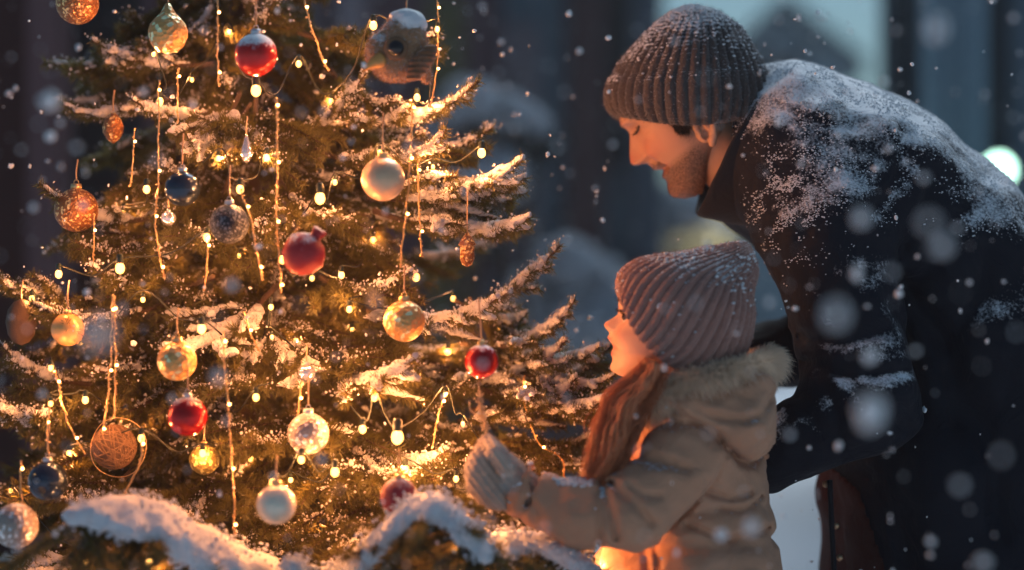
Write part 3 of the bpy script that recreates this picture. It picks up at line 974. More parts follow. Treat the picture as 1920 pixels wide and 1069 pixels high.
GS = [(-72, 60), (-45, 26), (-30, 14), (-14, 15), (-2, 18), (6, 24), (20, 26), (44, 24), (60, 24), (92, 36)]
bg = [(-26, 34, 13, 17, -8), (-27, 33, 8, 10, 4), (10, 50, 26, 26, 9), (-6, 13, 6, 7, 5), (26, 34, 10, 7, -5), (28, 20, 8, 12, -6), (-46, 32, 7, 22, 3)]
v, fs, ff, dd, ss, gto, gk = head(GP, GF, GW, GB, GC, (1254, 624), (-1, -.03), DG, bg, sig=GS)
body = MB(); body.add(v, fs)
nk = spline([gto(-20, 10, 0), gto(-25, 70, 0), gto(-35, 150, 0)], 14)
body.add(*tube(nk, np.linspace(58, 62, 14) * gk, 32))
SKIN_G = m_skin('child skin', (.62, .36, .25), (.42, .10, .09))
go = body.put('body', SKIN_G, girl)
attrs(go, flush=np.clip(gau(dd, -14, 9) * gau(np.abs(ss), 0, 14) + gau(dd, 8, 24) * gau(np.abs(ss), 52, 26), 0, 1) * (ff > 20), lip=np.clip(gau(dd, 15, 4) + gau(dd, 42, 5) + .7 * gau(dd, 29, 6), 0, 1) * gau(ss, 0, 20) * (ff > 84))
WHITE = m_plain('eye white', (.5, .46, .44), .2, var=.02)
IRIS = m_plain('dark iris', (.03, .015, .008), .1, var=.1)
tb_, tf_ = scatter(ICO1, [gto(97, 22, 0)], np.array([[6 * gk, 15 * gk, 3.5 * gk]]))
put('teeth', tb_, tf_, WHITE, girl)
for sgn in (-1, 1):
    e, ef_ = scatter(ICO2, [gto(77, -27, 34 * sgn)], np.array([[13.5 * gk] * 3]))
    eo = put('eye', e, ef_, WHITE, girl)
    e, ef_ = scatter(ICO2, [gto(83, -28, 37.5 * sgn)], np.array([[8.5 * gk, 8.5 * gk, 8.5 * gk]]))
    put('iris', e, ef_, IRIS, eo)
lb = MB()
for sgn in (-1, 1):
    arc = spline([gto(90, -34, 22 * sgn), gto(91, -38, 34 * sgn), gto(84, -37, 46 * sgn), gto(75, -31, 55 * sgn)], 50)
    lb.add(*tube(arc, .0015, 5)); fuzz(lb, arc, np.tile(np.array([-.85, -.35, .3]), (50, 1)), .008, .0008, .2)
    arc = spline([gto(95, -56, 14 * sgn), gto(92, -61, 32 * sgn), gto(80, -59, 52 * sgn)], 160)
    fuzz(lb, arc + RNG.normal(size=arc.shape) * .0009, np.tile(np.array([.3, 0, .5]), (160, 1)), .005, .0005, .3)
lb.put('eyelashes', HAIRM, girl)

# hat
t = NT('rose brown knit wool')
base = t.mix(t.noise(60, 5, .7), (.27, .135, .110), (.44, .245, .20))
k1 = t.math('MULTIPLY_ADD', t.math('SUBTRACT', t.noise(30, 6, .7), .5), 1.5, t.up())
k1 = t.math('MULTIPLY_ADD', t.math('SUBTRACT', t.noise(260, 3, .6), .5), .9, k1)
fsn = t.ramp(k1, .78, 1.12)
t.set(col=t.mix(fsn, base, SNOWC), rough=.92, sheen=.35, spec=.1)
t.bump(t.noise(700, 4, .7), .7, .0016).bump(fsn, .4, .003)
WOOL_G = t.m
gs = [(1172, 556, 1312, 700, .070, -24, 18), (1160, 552, 1326, 716, .080, -32, 22), (1157, 532, 1372, 694, .086, -24, 18), (1168, 506, 1402, 645, .088, -12, 8), (1198, 487, 1412, 596, .083, -4, 2), (1240, 477, 1409, 562, .070, 0, 0), (1290, 470, 1412, 540, .056, 0, 0),
      (1340, 461, 1419, 522, .042, 0, 0), (1374, 453, 1421, 504, .030, 0, 0), (1397, 451, 1417, 482, .016, 0, 0), (1409, 458, 1413, 466, .004, 0, 0)]
hp = loft2d(gs, DG, 720, 170, lambda v: .075 * np.clip((1 - v) / .2, .15, 1) * np.clip(v / .03, .3, 1), 42, twist=.25)
hc = hp.mean((0, 1)); hp = stitch(hp, hc); hp = hp + (hp - hc) / np.linalg.norm(hp - hc, axis=-1, keepdims=True) * vnoise(hp, 26)[..., None] * .0025
hv, hf = grid_cap(hp, True, False, True)
ghat = put('knit_hat', hv, hf, WOOL_G, girl)
fz = MB(); p_, n_ = sample(hv, hfq, 8000)
fuzz(fz, p_, n_ * np.sign(((p_ - hc) * n_).sum(1))[:, None], .0050, .00055, .8)
fz.put('wool_fuzz', WOOL_G, ghat)
clumps('snow_dusting', hv, hfq, 900, .0024, ghat, .35, 30, .1)

# coat
TAN = m_cloth('tan padded nylon', (.48, .245, .145), (.56, .30, .185), .55, (.88, 1.16, 36, 1.1), 1100, .1, 26, .006)
GD = 2.72
def gcoat_sdf(q):
    def S(a, b, fy=1.0):
        (pa, ra), (pb, rb) = pr_(*a), pr_(*b)
        return seg(q, pa, pb, ra, rb, fy)
    T = S((1312, 820, GD, 112), (1308, 1180, GD, 176), .8)
    T = smin(T, S((1240, 830, GD, 66), (1218, 1060, GD, 88), .8), .03)
    z = q[:, 2]
    for (x, y, a, sgm) in ((0, 1003, .008, .010), (0, 940, .005, .008), (0, 1085, .008, .010), (0, 1160, .008, .010)):
        T = T + a * np.exp(-((z - (CAMZ - (y + (q[:, 0] - .30) * 0 - 534.5) * GD / FPX)) / sgm) ** 2)
    A = S((1306, 838, 2.63, 84), (1186, 962, 2.575, 70))
    A = smin(A, S((1186, 964, 2.575, 68), (1085, 962, 2.585, 60)), .012)
    A = smin(A, S((1085, 962, 2.585, 60), (966, 914, 2.60, 50)), .02)
    A = A + .004 * np.exp(-((seg(q, P(1052, 900, 2.58), P(1046, 1020, 2.58), 0, 0, .2)) / .006) ** 2)
    A = np.maximum(A, -(q - P(962, 911, 2.6).astype(np.float32)) @ np.array([.80, 0, -.60], np.float32) - .0)
    A = np.maximum(A, -seg(q, P(930, 896, 2.603), P(985, 922, 2.598), .034, .034))
    ca = (q - P(962, 911, 2.6).astype(np.float32)) @ np.array([.93, 0, -.36], np.float32)
    A = A - .0035 * np.exp(-((ca - .010) / .006) ** 2) + .003 * np.exp(-((ca - .024) / .004) ** 2)
    F = smin(S((1300, 850, 2.83, 80), (1220, 990, 2.87, 66)), S((1220, 990, 2.87, 66), (1140, 1090, 2.80, 50)), .015)
    d = smin(smin(T, F, .02), A, .014)
    H = smin(S((1292, 762, 2.615, 34), (1388, 790, 2.64, 66), .62), S((1392, 788, 2.65, 66), (1410, 828, 2.655, 43), .62), .012)
    H = smin(H, S((1245, 756, 2.64, 32), (1408, 728, 2.66, 48), .5), .012)
    H = H + .005 * np.exp(-(dxz(q, HOODF) / .005) ** 2)
    d = d + .006 * np.exp(-(np.maximum(H, 0) / .006) ** 2)
    d = smin(d, H, .003)
    d = d + vnoise(q, 20) * .0045 + vnoise(q * np.array([1, 1, 1.7], np.float32), 48) * .0026
    for poly, r, a in GIRL_FOLDS:
        d = d + np.where(q[:, 1] < GD, a * np.exp(-(dxz(q, poly) / r) ** 2), 0)
    return d
HOODF = W([(1290, 758), (1340, 776), (1384, 782), (1420, 768), (1446, 740)], 2.66)
GIRL_FOLDS = [(W(p, 2.60), r, a * 1.7) for p, r, a in [
    ([(1262, 768), (1330, 804), (1390, 868), (1422, 878), (1458, 846)], .0045, .0042), ([(1345, 812), (1362, 850), (1338, 905), (1290, 960), (1240, 1005)], .0030, .0030), ([(1128, 905), (1140, 950), (1152, 1000)], .005, .006), ([(1145, 903), (1185, 935), (1215, 970)], .006, .006), ([(1170, 852), (1215, 862), (1285, 874)], .006, .006),
    ([(1170, 800), (1200, 845), (1260, 862)], .006, .004), ([(1120, 915), (1124, 960), (1120, 1010)], .005, .004), ([(1176, 905), (1200, 920), (1232, 922)], .005, .004), ([(1330, 925), (1370, 938), (1412, 930)], .005, .006), ([(1350, 955), (1400, 962), (1440, 940)], .004, .005),
    ([(1212, 1030), (1214, 1069), (1216, 1120)], .0035, .004), ([(1232, 1030), (1236, 1069), (1238, 1120)], .0035, .004), ([(1220, 790), (1290, 800), (1340, 830)], .006, .003), ([(1290, 985), (1370, 1015), (1455, 1002)], .005, .006), ([(1000, 940), (1010, 980), (1030, 1010)], .006, .003)]]
cv, cf_ = nets(gcoat_sdf, (-.01, 2.46, .50), (.40, 2.98, .96), .0040)
gcoat = put('coat', cv, cf_, TAN, girl)
clumps('snow_dusting', cv, cf_, 900, .0026, gcoat, .6, 40, .0, region=lambda c: (c[:, 1] < 2.66) * (c[:, 0] < P(1135, 0, 2.6)[0]))
# fur edge of the hood
t = NT('pale fur')
t.set(col=t.mix(t.noise(60, 4), (.86, .66, .48), (.96, .80, .64)), rough=.8)
tr = t.node('ShaderNodeBsdfTranslucent'); tr.inputs['Color'].default_value = (.96, .80, .64, 1)
mx = t.node('ShaderNodeMixShader'); mx.inputs[0].default_value = .45
t.l.new(t.b.outputs[0], mx.inputs[1]); t.l.new(tr.outputs[0], mx.inputs[2]); t.l.new(mx.outputs[0], t.o.inputs[0])
FURM = t.m
fu = MB()
ring = spline(np.array([P(1208, 772, 2.64), P(1236, 742, 2.612), P(1290, 720, 2.60), P(1350, 706, 2.605), P(1405, 694, 2.625), P(1440, 682, 2.68), P(1440, 676, 2.74), P(1390, 690, 2.80), P(1300, 715, 2.82), P(1230, 745, 2.78)]), 1200)
rr = np.repeat(ring, 24, 0)
ra = RNG.normal(size=rr.shape); ra /= np.linalg.norm(ra, axis=1)[:, None]
rp = rr + ra * .008
fd = ra * .9 + np.array([.0, -.25, -.12]) + .7 * np.stack([vnoise(rp, 55), vnoise(rp + 5, 55), vnoise(rp + 9, 55)], -1)
fuzz(fu, rp, fd / np.linalg.norm(fd, axis=1)[:, None], .024, .0012, .22, bend=(.05, -.05, -.3))
fu.add(*tube(ring[::12], .012, 12))
fu.put('fur_trim', FURM, gcoat)
# hair: overlapping locks falling in front of the shoulder
t = NT('long brown hair')
t.set(col=t.mix(t.noise(90, 3), (.34, .085, .030), (.64, .22, .085)), rough=.42, spec=.5)
GHAIR = t.m
hr = MB()
gl = [[(1212, 672), (1188, 705), (1150, 740), (1126, 790), (1113, 850), (1096, 912)], [(1246, 690), (1228, 730), (1205, 775), (1182, 830), (1164, 870), (1140, 915)]]
for i in range(560):
    u = RNG.random(); jit = RNG.normal() * .09
    path = []
    for j, (a, b) in enumerate(zip(gl[0], gl[1])):
        uu = np.clip(u + jit * j / 3 + .10 * math.sin(j * 1.6 + i * .7), -.06, 1.06)
        dpt = 2.595 + .035 * RNG.random() - .035 * math.sin(math.pi * np.clip(uu, 0, 1)) + (.02 if j < 2 else 0) * 0
        path.append(P(a[0] * (1 - uu) + b[0] * uu + RNG.normal() * 2, a[1] * (1 - uu) + b[1] * uu, dpt + .006 * math.sin(i + j)))
    e = RNG.uniform(.82, 1.03)
    pp = spline(path, 34)[:max(8, int(34 * e))]
    pp = pp + (np.linspace(0, 1, len(pp)) ** 1.2)[:, None] * np.array([.006, .005 * math.cos(i * 1.3), 0]) * np.sin(np.linspace(0, 8.5, len(pp)) + 1.3 * math.sin(i * .31) + u * 3)[:, None]
    hr.add(*tube(pp, np.interp(np.linspace(0, 1, len(pp)), [0, .1, .7, 1], [.0017, .0020, .0017, .0003]) * RNG.uniform(.4, 1.0), 5))
for i in range(420):   # loose flyaways
    u = RNG.uniform(-.1, 1.1)
    path = [P(a[0] * (1 - u) + b[0] * u + RNG.normal() * 9, a[1] * (1 - u) + b[1] * u, 2.57 + .03 * RNG.random()) for a, b in zip(gl[0], gl[1])]
    pp = spline(path, 20)[RNG.integers(0, 5):]
    hr.add(*tube(pp, .00045, 3, False))
hr.put('hair', GHAIR, girl)
# mitten
MITT = m_cloth('pale grey knit', (.44, .355, .29), (.58, .475, .39), .92, None, 500, .4, 120, .002)
ax_ = np.array([.60, 0, -.80], np.float32); pp_ = np.array([.80, 0, .60], np.float32)
def mitt_sdf(q):
    def S(a, b, fy=1.0):
        (pa, ra), (pb, rb) = pr_(*a), pr_(*b)
        return seg(q, pa, pb, ra, rb, fy)
    d = smin(S((975, 920, 2.60, 42), (943, 895, 2.605, 42), 1.15), S((942, 890, 2.605, 39), (918, 858, 2.61, 27), 1.1), .012)
    d = smin(d, S((916, 850, 2.61, 24), (914, 838, 2.61, 20)), .012)                      # curled fingertips under the mitten cap
    for (x0, y0, x1, y1, r) in ((902, 862, 896, 880, 19), (900, 884, 898, 902, 20), (908, 908, 912, 922, 20), (926, 928, 934, 936, 18)):
        d = smin(d, S((x0, y0, 2.587, r + 3), (x1, y1, 2.59, r + 3)), .014)
    d = smin(d, smin(S((950, 876, 2.572, 20), (930, 848, 2.572, 16)), S((930, 848, 2.572, 16), (916, 826, 2.598, 12)), .006), .006)   # thumb
    c = (q - P(930, 880, 2.6).astype(np.float32)) @ pp_
    k = 2.6 / FPX
    return d + .0008 * np.cos(c / (11.5 * k) * 2 * np.pi) + .0006 * np.cos(((q - P(930, 880, 2.6).astype(np.float32)) @ ax_) / .0042 * 2 * np.pi) + .0012 * vnoise(q, 160)
mv, mf = nets(mitt_sdf, P(870, 970, 2.6) - [0, .08, 0], P(1010, 800, 2.6) + [0, .08, 0], .0014)
mit = put('mitten', mv, mf, MITT, girl)
fz = MB(); p_, n_ = sample(mv, mf, 7000); fuzz(fz, p_, n_, .004, .00045, .8); fz.put('wool_fuzz', MITT, mit)
# leggings and boots
def glegs(q):
    d = np.full(len(q), 9.0, np.float32)
    for y in (2.66, 2.79): d = np.minimum(d, seg(q, (.255, y, .56), (.25, y, .08), .062, .045))
    return d + vnoise(q, 25) * .004
lv, lf = nets(glegs, (.15, 2.56, .03), (.36, 2.9, .64), .011)
put('leggings', lv, lf, TROUS, girl)
for y in (2.66, 2.79):
    def bsdf(q, y=y):
        d = smin(seg(q, (.25, y, .15), (.25, y, .04), .052, .046), seg(q, (.24, y, .04), (.14, y, .03), .042, .034), .02)
        return np.maximum(d, .004 - q[:, 2])
    bv, bf = nets(bsdf, (.08, y - .08, -.02), (.33, y + .08, .22), .007)
    put('boot', bv, bf, BOOTM, girl)
# ================================================================== THE CHRISTMAS TREE
TD = 3.10
TC = P(455, 534, TD)
tree = empty('christmas_tree', (TC[0], TD, 0), 'tall snow-dusted spruce christmas tree hung with baubles and warm lights', 'christmas tree')


def tree_r(z): return max(.03, .30 + (1.45 - z) * .33)


def branch_proto(seed, droop, twigs, snow_r, spread, gap, needle=.019, up=0.0, coverage=1.0):
    """a spruce branch along +x of length 1 at a true length of .34 m: wood, needles, snow meshes"""
    rng = np.random.default_rng(seed)
    LEN = .34
    n = 26
    tt = np.linspace(0, 1, n)
    main = np.stack([tt * LEN, .012 * np.sin(tt * 4 + rng.random() * 6) * tt, -droop * LEN * (np.sin(tt * 2.2) * .35 - up * tt ** 2)], -1)
    lines = [(main, .0055, .002)]
    for i in range(twigs):
        s = rng.uniform(.16, .9) if i > 5 else .2 + .12 * i
        side = 1 if i % 2 else -1
        k = int(s * (n - 1)); b = main[k]
        L = LEN * (1.05 - s) * rng.uniform(.35, .62) * spread
        a = rng.uniform(.5, .95) * side
        d = np.array([math.cos(a), math.sin(a), rng.uniform(-.25, .12)])
        q = np.linspace(0, 1, 12)[:, None]
        tw = b + d * q * L + np.array([.25 * L, 0, -.12 * L]) * q ** 2
        lines.append((tw, .0028, .0012))
        if L > .08:
            for _ in range(2):
                kk = rng.integers(4, 9); sd = 1 if rng.random() < .5 else -1
                aa = a + sd * rng.uniform(.5, .9)
                L2 = L * rng.uniform(.25, .45)
                d2 = np.array([math.cos(aa), math.sin(aa), rng.uniform(-.2, .1)])
                lines.append((tw[kk] + d2 * np.linspace(0, 1, 8)[:, None] * L2, .0018, .001))
    wood = MB(); nd = MB()
    for p, r0, r1 in lines:
        wood.add(*tube(p, np.linspace(r0, r1, len(p)), 6))
        L = np.linalg.norm(np.diff(p, axis=0), axis=1).sum()
        m = int(L * 3000)
        u = rng.random(m) * (len(p) - 1.001); i = u.astype(int); fr = (u - i)[:, None]
        base = p[i] * (1 - fr) + p[i + 1] * fr
        if len(p) == n:
            keep = u / (len(p) - 1) > .12; base = base[keep]; i = i[keep]; m = len(base)
        tan = p[i + 1] - p[i]; tan /= np.linalg.norm(tan, axis=1)[:, None]
        rad = rng.normal(size=(m, 3)); rad -= (rad * tan).sum(1)[:, None] * tan; rad /= np.linalg.norm(rad, axis=1)[:, None]
        fuzz(nd, base, tan * .62 + rad * .8, needle, .0018, .12, rng)
    # snow resting on the upper side
    lo = np.min([p.min(0) for p, _, _ in lines], 0) - .03; hi = np.max([p.max(0) for p, _, _ in lines], 0) + .04
    segs = []
    for li, (p, r0, r1) in enumerate(lines):
        if li and rng.random() > coverage: continue
        s0 = .22 if li == 0 else .1
        k = max(2, int(len(p) * (.75 if li == 0 else .5)))
        q = spline(p[int(s0 * len(p)):], k) + [0, 0, .0045]
        big = snow_r * (1.0 if li == 0 else rng.uniform(.5, .85))
        rr = big * np.interp(np.linspace(0, 4, k), np.arange(5), rng.uniform(.55, 1.25, 5)) * (1 + .12 * rng.normal(size=k))
        rr *= np.interp(np.linspace(0, 1, k), [0, .25, .75, 1], [.3, 1, .9, .35])
        for a, b, ra, rb in zip(q[:-1], q[1:], rr[:-1], rr[1:]): segs.append((a, b, ra, rb))
    def sd(g):
        d = np.full(len(g), 9.0, np.float32)
        for a, b, ra, rb in segs:
            lo_, hi_ = np.minimum(a, b) - .03, np.maximum(a, b) + .03
            m = ((g > lo_) & (g < hi_)).all(1)
            if m.any():
                s = g[m]
                d[m] = smin(d[m], seg(s * np.array([1, 1, 1.25], np.float32), a * [1, 1, 1.25], b * [1, 1, 1.25], ra, rb), .006)
        cut = vnoise(g, 45) * gap
        return d + vnoise(g, 90) * .0024 + vnoise(g, 210) * .0018 + vnoise(g, 420) * .0008 + np.maximum(cut, 0)
    sv, sf = nets(sd, lo, hi, .0028)
    # loose grains of frost on the needles around the snow
    p_, n_ = sample(sv, sf, 350, rng)
    p_ = p_ + rng.normal(size=p_.shape) * [.010, .010, .005]
    cs, cf2 = scatter(ICO0, p_, .0011 + .0016 * rng.random(len(p_)) ** 2, .3, rng)
    sm = MB(); sm.add(sv, sf); sm.add(cs, cf2)
    mk = lambda nm, mb, mat: (lambda me: (me.materials.append(mat), me)[1])(mesh(nm, *mb.out()))
    return mk('branch', wood, BARK), mk('needles', nd, NEEDLES), mk('snow', sm, RIME), LEN


PROTO = {
    'thin': [branch_proto(21, .5, 7, .0105, .7, .004), branch_proto(22, .2, 6, .0110, .6, .003, up=.5), branch_proto(23, .8, 8, .0100, .8, .004)],
    'full': [branch_proto(31, .5, 13, .0065, 1.15, .016, coverage=.35), branch_proto(32, .9, 14, .006, 1.2, .018, coverage=.3), branch_proto(33, .3, 12, .0075, 1.0, .014, up=.4, coverage=.4), branch_proto(34, .6, 15, .005, 1.25, .02, coverage=.25)],
    'snowy': [branch_proto(41, .5, 11, .0130, .95, .004, coverage=.8), branch_proto(42, .3, 10, .0140, .9, .004, up=.4, coverage=.8)],
}
TL = Vector(tree.location)
NB = [0]


def add_branch(kind, i, b, t, roll=0.0, thick=1.0):
    b = Vector([float(x) for x in b]); t = Vector([float(x) for x in t])
    me = PROTO[kind][i % len(PROTO[kind])]
    d = t - b; L = d.length
    x = d.normalized(); z = Vector((0, 0, 1)) - x * x.z
    if z.length < .05: z = Vector((0, -1, 0))
    z.normalize(); y = z.cross(x)
    R = Matrix((x, y, z)).transposed() @ Matrix.Rotation(roll, 3, 'X')
    s = L / me[3]
    o = bpy.data.objects.new('branch', me[0]); C.objects.link(o); o.parent = tree
    sy = min(1.25, max(.7, (s ** .5) / s)) if s > 0 else 1
    M = Matrix.Translation(b - TL) @ R.to_4x4() @ Matrix.Diagonal((s, s * min(1.15, thick * max(.8, 1 / s ** .4)), s ** .35 * thick, 1))
    o.matrix_local = M
    for nm, k in (('needles', 1), ('snow', 2)):
        c = bpy.data.objects.new(nm, me[k]); C.objects.link(c); c.parent = o
    NB[0] += 1


# trunk
tp = np.array([(TC[0] + .006 * math.sin(z * 5), TD + .004 * math.cos(z * 4), z) for z in np.linspace(-.04, 2.3, 40)])
tv, tf = tube(tp, np.linspace(.055, .008, 40), 16)
put('trunk', tv, tf[0:1] + tf[1:], BARK, tree)

# branches one can point to in the photograph: kind, proto, base px, base depth, tip px, tip depth
HAND = [
    ('thin', 0, 610, 235, 2.98, 876, 98, 2.84), ('thin', 1, 560, 265, 2.96, 690, 150, 2.86), ('full', 0, 560, 60, 3.0, 822, 6, 2.88), ('thin', 2, 590, 280, 2.95, 800, 160, 2.8),
    ('snowy', 0, 700, 330, 2.95, 980, 278, 2.84), ('snowy', 1, 690, 370, 2.92, 976, 312, 2.80), ('snowy', 0, 700, 395, 2.93, 984, 352, 2.82), ('full', 2, 640, 300, 3.0, 925, 252, 2.95),
    ('thin', 1, 830, 620, 2.95, 1056, 476, 2.86), ('snowy', 1, 690, 580, 2.95, 925, 574, 2.78), ('snowy', 0, 860, 640, 3.0, 1120, 598, 2.90), ('full', 1, 860, 700, 3.0, 1112, 634, 2.92), ('full', 2, 880, 770, 3.0, 1150, 660, 2.92), ('full', 0, 850, 820, 3.0, 1110, 760, 2.95), ('snowy', 1, 820, 720, 2.98, 1060, 650, 2.88),
    ('snowy', 0, 880, 720, 2.95, 1135, 690, 2.84), ('snowy', 1, 860, 790, 2.95, 1080, 720, 2.86), ('thin', 1, 940, 650, 2.92, 1085, 575, 2.86), ('thin', 0, 960, 690, 2.92, 1145, 655, 2.86), ('snowy', 0, 850, 560, 3.0, 985, 545, 2.95),
    ('full', 3, 760, 860, 2.9, 1000, 800, 2.82), ('full', 1, 800, 950, 3.0, 1090, 900, 2.95),
    ('full', 2, 600, 520, 2.9, 765, 525, 2.72), ('snowy', 1, 560, 690, 2.9, 770, 690, 2.66), ('snowy', 0, 520, 535, 2.9, 308, 596, 2.72), ('thin', 0, 480, 590, 2.9, 600, 645, 2.72),
    ('thin', 0, 330, 180, 2.98, 118, 146, 2.92), ('thin', 1, 400, 120, 3.0, 172, 90, 2.92), ('thin', 2, 330, 90, 3.0, 208, 32, 2.94), ('thin', 1, 420, 205, 2.95, 248, 202, 2.84), ('snowy', 0, 450, 175, 2.9, 334, 240, 2.76), ('thin', 2, 470, 195, 2.9, 352, 174, 2.76),
    ('thin', 0, 310, 410, 2.95, 84, 300, 2.84), ('full', 3, 380, 430, 2.95, 160, 390, 2.80), ('thin', 2, 190, 560, 2.94, -2, 400, 2.84), ('full', 0, 340, 560, 2.9, 72, 512, 2.72), ('full', 2, 400, 520, 2.95, 170, 515, 2.75),
    ('thin', 1, 170, 720, 2.9, 0, 664, 2.8), ('snowy', 0, 160, 780, 2.9, -30, 690, 2.72), ('full', 1, 260, 700, 2.95, 20, 640, 2.75), ('thin', 0, 200, 1010, 2.8, 0, 1042, 2.62),
    ('full', 3, 700, 880, 2.9, 640, 960, 2.66), ('thin', 1, 690, 850, 2.9, 842, 862, 2.72), ('full', 0, 520, 330, 2.95, 640, 340, 2.72), ('full', 1, 480, 180, 2.95, 520, 165, 2.74),
    ('full', 3, 560, 760, 2.95, 480, 745, 2.68), ('full', 0, 640, 800, 2.95, 745, 825, 2.68), ('full', 1, 400, 860, 2.9, 330, 850, 2.68), ('full', 2, 560, 870, 2.95, 650, 890, 2.72), ('full', 3, 250, 880, 2.9, 120, 860, 2.7),
    ('full', 1, 430, 330, 2.95, 380, 330, 2.74), ('full', 2, 560, 430, 2.95, 480, 440, 2.74), ('full', 0, 470, 640, 2.95, 400, 660, 2.72), ('full', 3, 600, 590, 2.95, 660, 610, 2.74),
]
for kd, i, bx, by, bd_, tx, ty, td in HAND:
    add_branch(kd, i, P(bx, by, bd_), P(tx, ty, td), RNG.uniform(-.25, .25))
nhand = NB[0]
# the rest of the crown, in whorls up the trunk
zs = list(np.linspace(.30, 1.55, 12)) + [1.7, 1.86, 2.02, 2.18]
k = 0
for zi, z in enumerate(zs):
    cnt = 3 if z < 1.6 else 3
    for j in range(cnt):
        if NB[0] >= 98: break
        a = zi * 2.4 + j * 2 * math.pi / cnt + RNG.uniform(-.4, .4)
        r = tree_r(z) * RNG.uniform(.8, 1.0)
        if math.sin(a) < -.75: r *= .75
        b = np.array([TC[0], TD, z + .03]); t = b + np.array([math.cos(a) * r, math.sin(a) * r, -.10 * r + RNG.uniform(-.03, .05)])
        add_branch('full', k, b, t, RNG.uniform(-.3, .3)); k += 1

# the many lesser boughs that fill the crown: one uncounted mass
def merged(spec):
    w_, n_, s_ = MB(), MB(), MB()
    cache = {}
    def arr(me):
        if me.name not in cache:
            v = np.empty(len(me.vertices) * 3, np.float32); me.vertices.foreach_get('co', v)
            lt = np.empty(len(me.polygons), np.int32); me.polygons.foreach_get('loop_total', lt)
            ls = np.empty(len(me.polygons), np.int32); me.polygons.foreach_get('loop_start', ls)
            vi = np.empty(len(me.loops), np.int32); me.loops.foreach_get('vertex_index', vi)
            fs = [vi[ls[lt == k][:, None] + np.arange(k)] for k in np.unique(lt)]
            cache[me.name] = (v.reshape(-1, 3), fs)
        return cache[me.name]
    for pro, b, t, roll in spec:
        me = PROTO['full'][pro]
        b = Vector([float(x) for x in b]); t = Vector([float(x) for x in t])
        d = t - b; x = d.normalized(); z = Vector((0, 0, 1)) - x * x.z
        if z.length < .05: z = Vector((0, -1, 0))
        z.normalize(); y = z.cross(x)
        R = np.array(Matrix((x, y, z)).transposed() @ Matrix.Rotation(roll, 3, 'X'))
        s = d.length / me[3]
        for k, mb in ((0, w_), (1, n_), (2, s_)):
            v, fs = arr(me[k])
            mb.add((v * [s, s, max(s, .7)]) @ R.T + np.array(b), fs)
    o = w_.put('inner_boughs', BARK, tree); o['kind'] = 'stuff'
    n = n_.put('needles', NEEDLES, o); s = s_.put('snow', RIME, o)
    n['kind'] = 'stuff'; s['kind'] = 'stuff'


spec = []
rg = np.random.default_rng(404)
for i in range(96):
    z = .54 + 1.0 * (i + rg.random()) / 96
    a = -math.pi / 2 + rg.uniform(-1.9, 1.9)
    r = tree_r(z) * rg.uniform(.5, .88)
    r0 = r * rg.uniform(.05, .45)
    b = np.array([TC[0] + math.cos(a) * r0 * .6, TD + math.sin(a) * r0 * .6, z + .03])
    spec.append((i % 4, b, np.array([TC[0] + math.cos(a) * r, TD + math.sin(a) * r * .85, z - rg.uniform(.02, .14)]), rg.uniform(-.5, .5)))
for bx, by, tx, ty in ((880, 620, 1060, 690), (860, 700, 1080, 720), (900, 780, 1100, 830), (850, 860, 1050, 880), (820, 900, 1040, 960), (780, 820, 930, 900), (760, 740, 880, 760), (700, 640, 860, 640), (900, 960, 1110, 1000), (720, 960, 860, 1020), (300, 930, 120, 1000), (420, 960, 300, 1050), (560, 960, 560, 1060), (640, 900, 700, 1040), (880, 560, 1010, 590), (900, 860, 1010, 930), (860, 980, 960, 1060), (960, 860, 1090, 950), (200, 640, 40, 720), (220, 760, 60, 840), (200, 860, 30, 930), (160, 560, 20, 600), (380, 780, 260, 860), (640, 420, 760, 430), (660, 240, 790, 260), (620, 130, 740, 200), (340, 250, 220, 290)):
    spec.append((int(rg.integers(0, 4)), P(bx, by, 3.02), P(tx, ty, 2.86 + .08 * rg.random()), rg.uniform(-.4, .4)))
merged(spec)

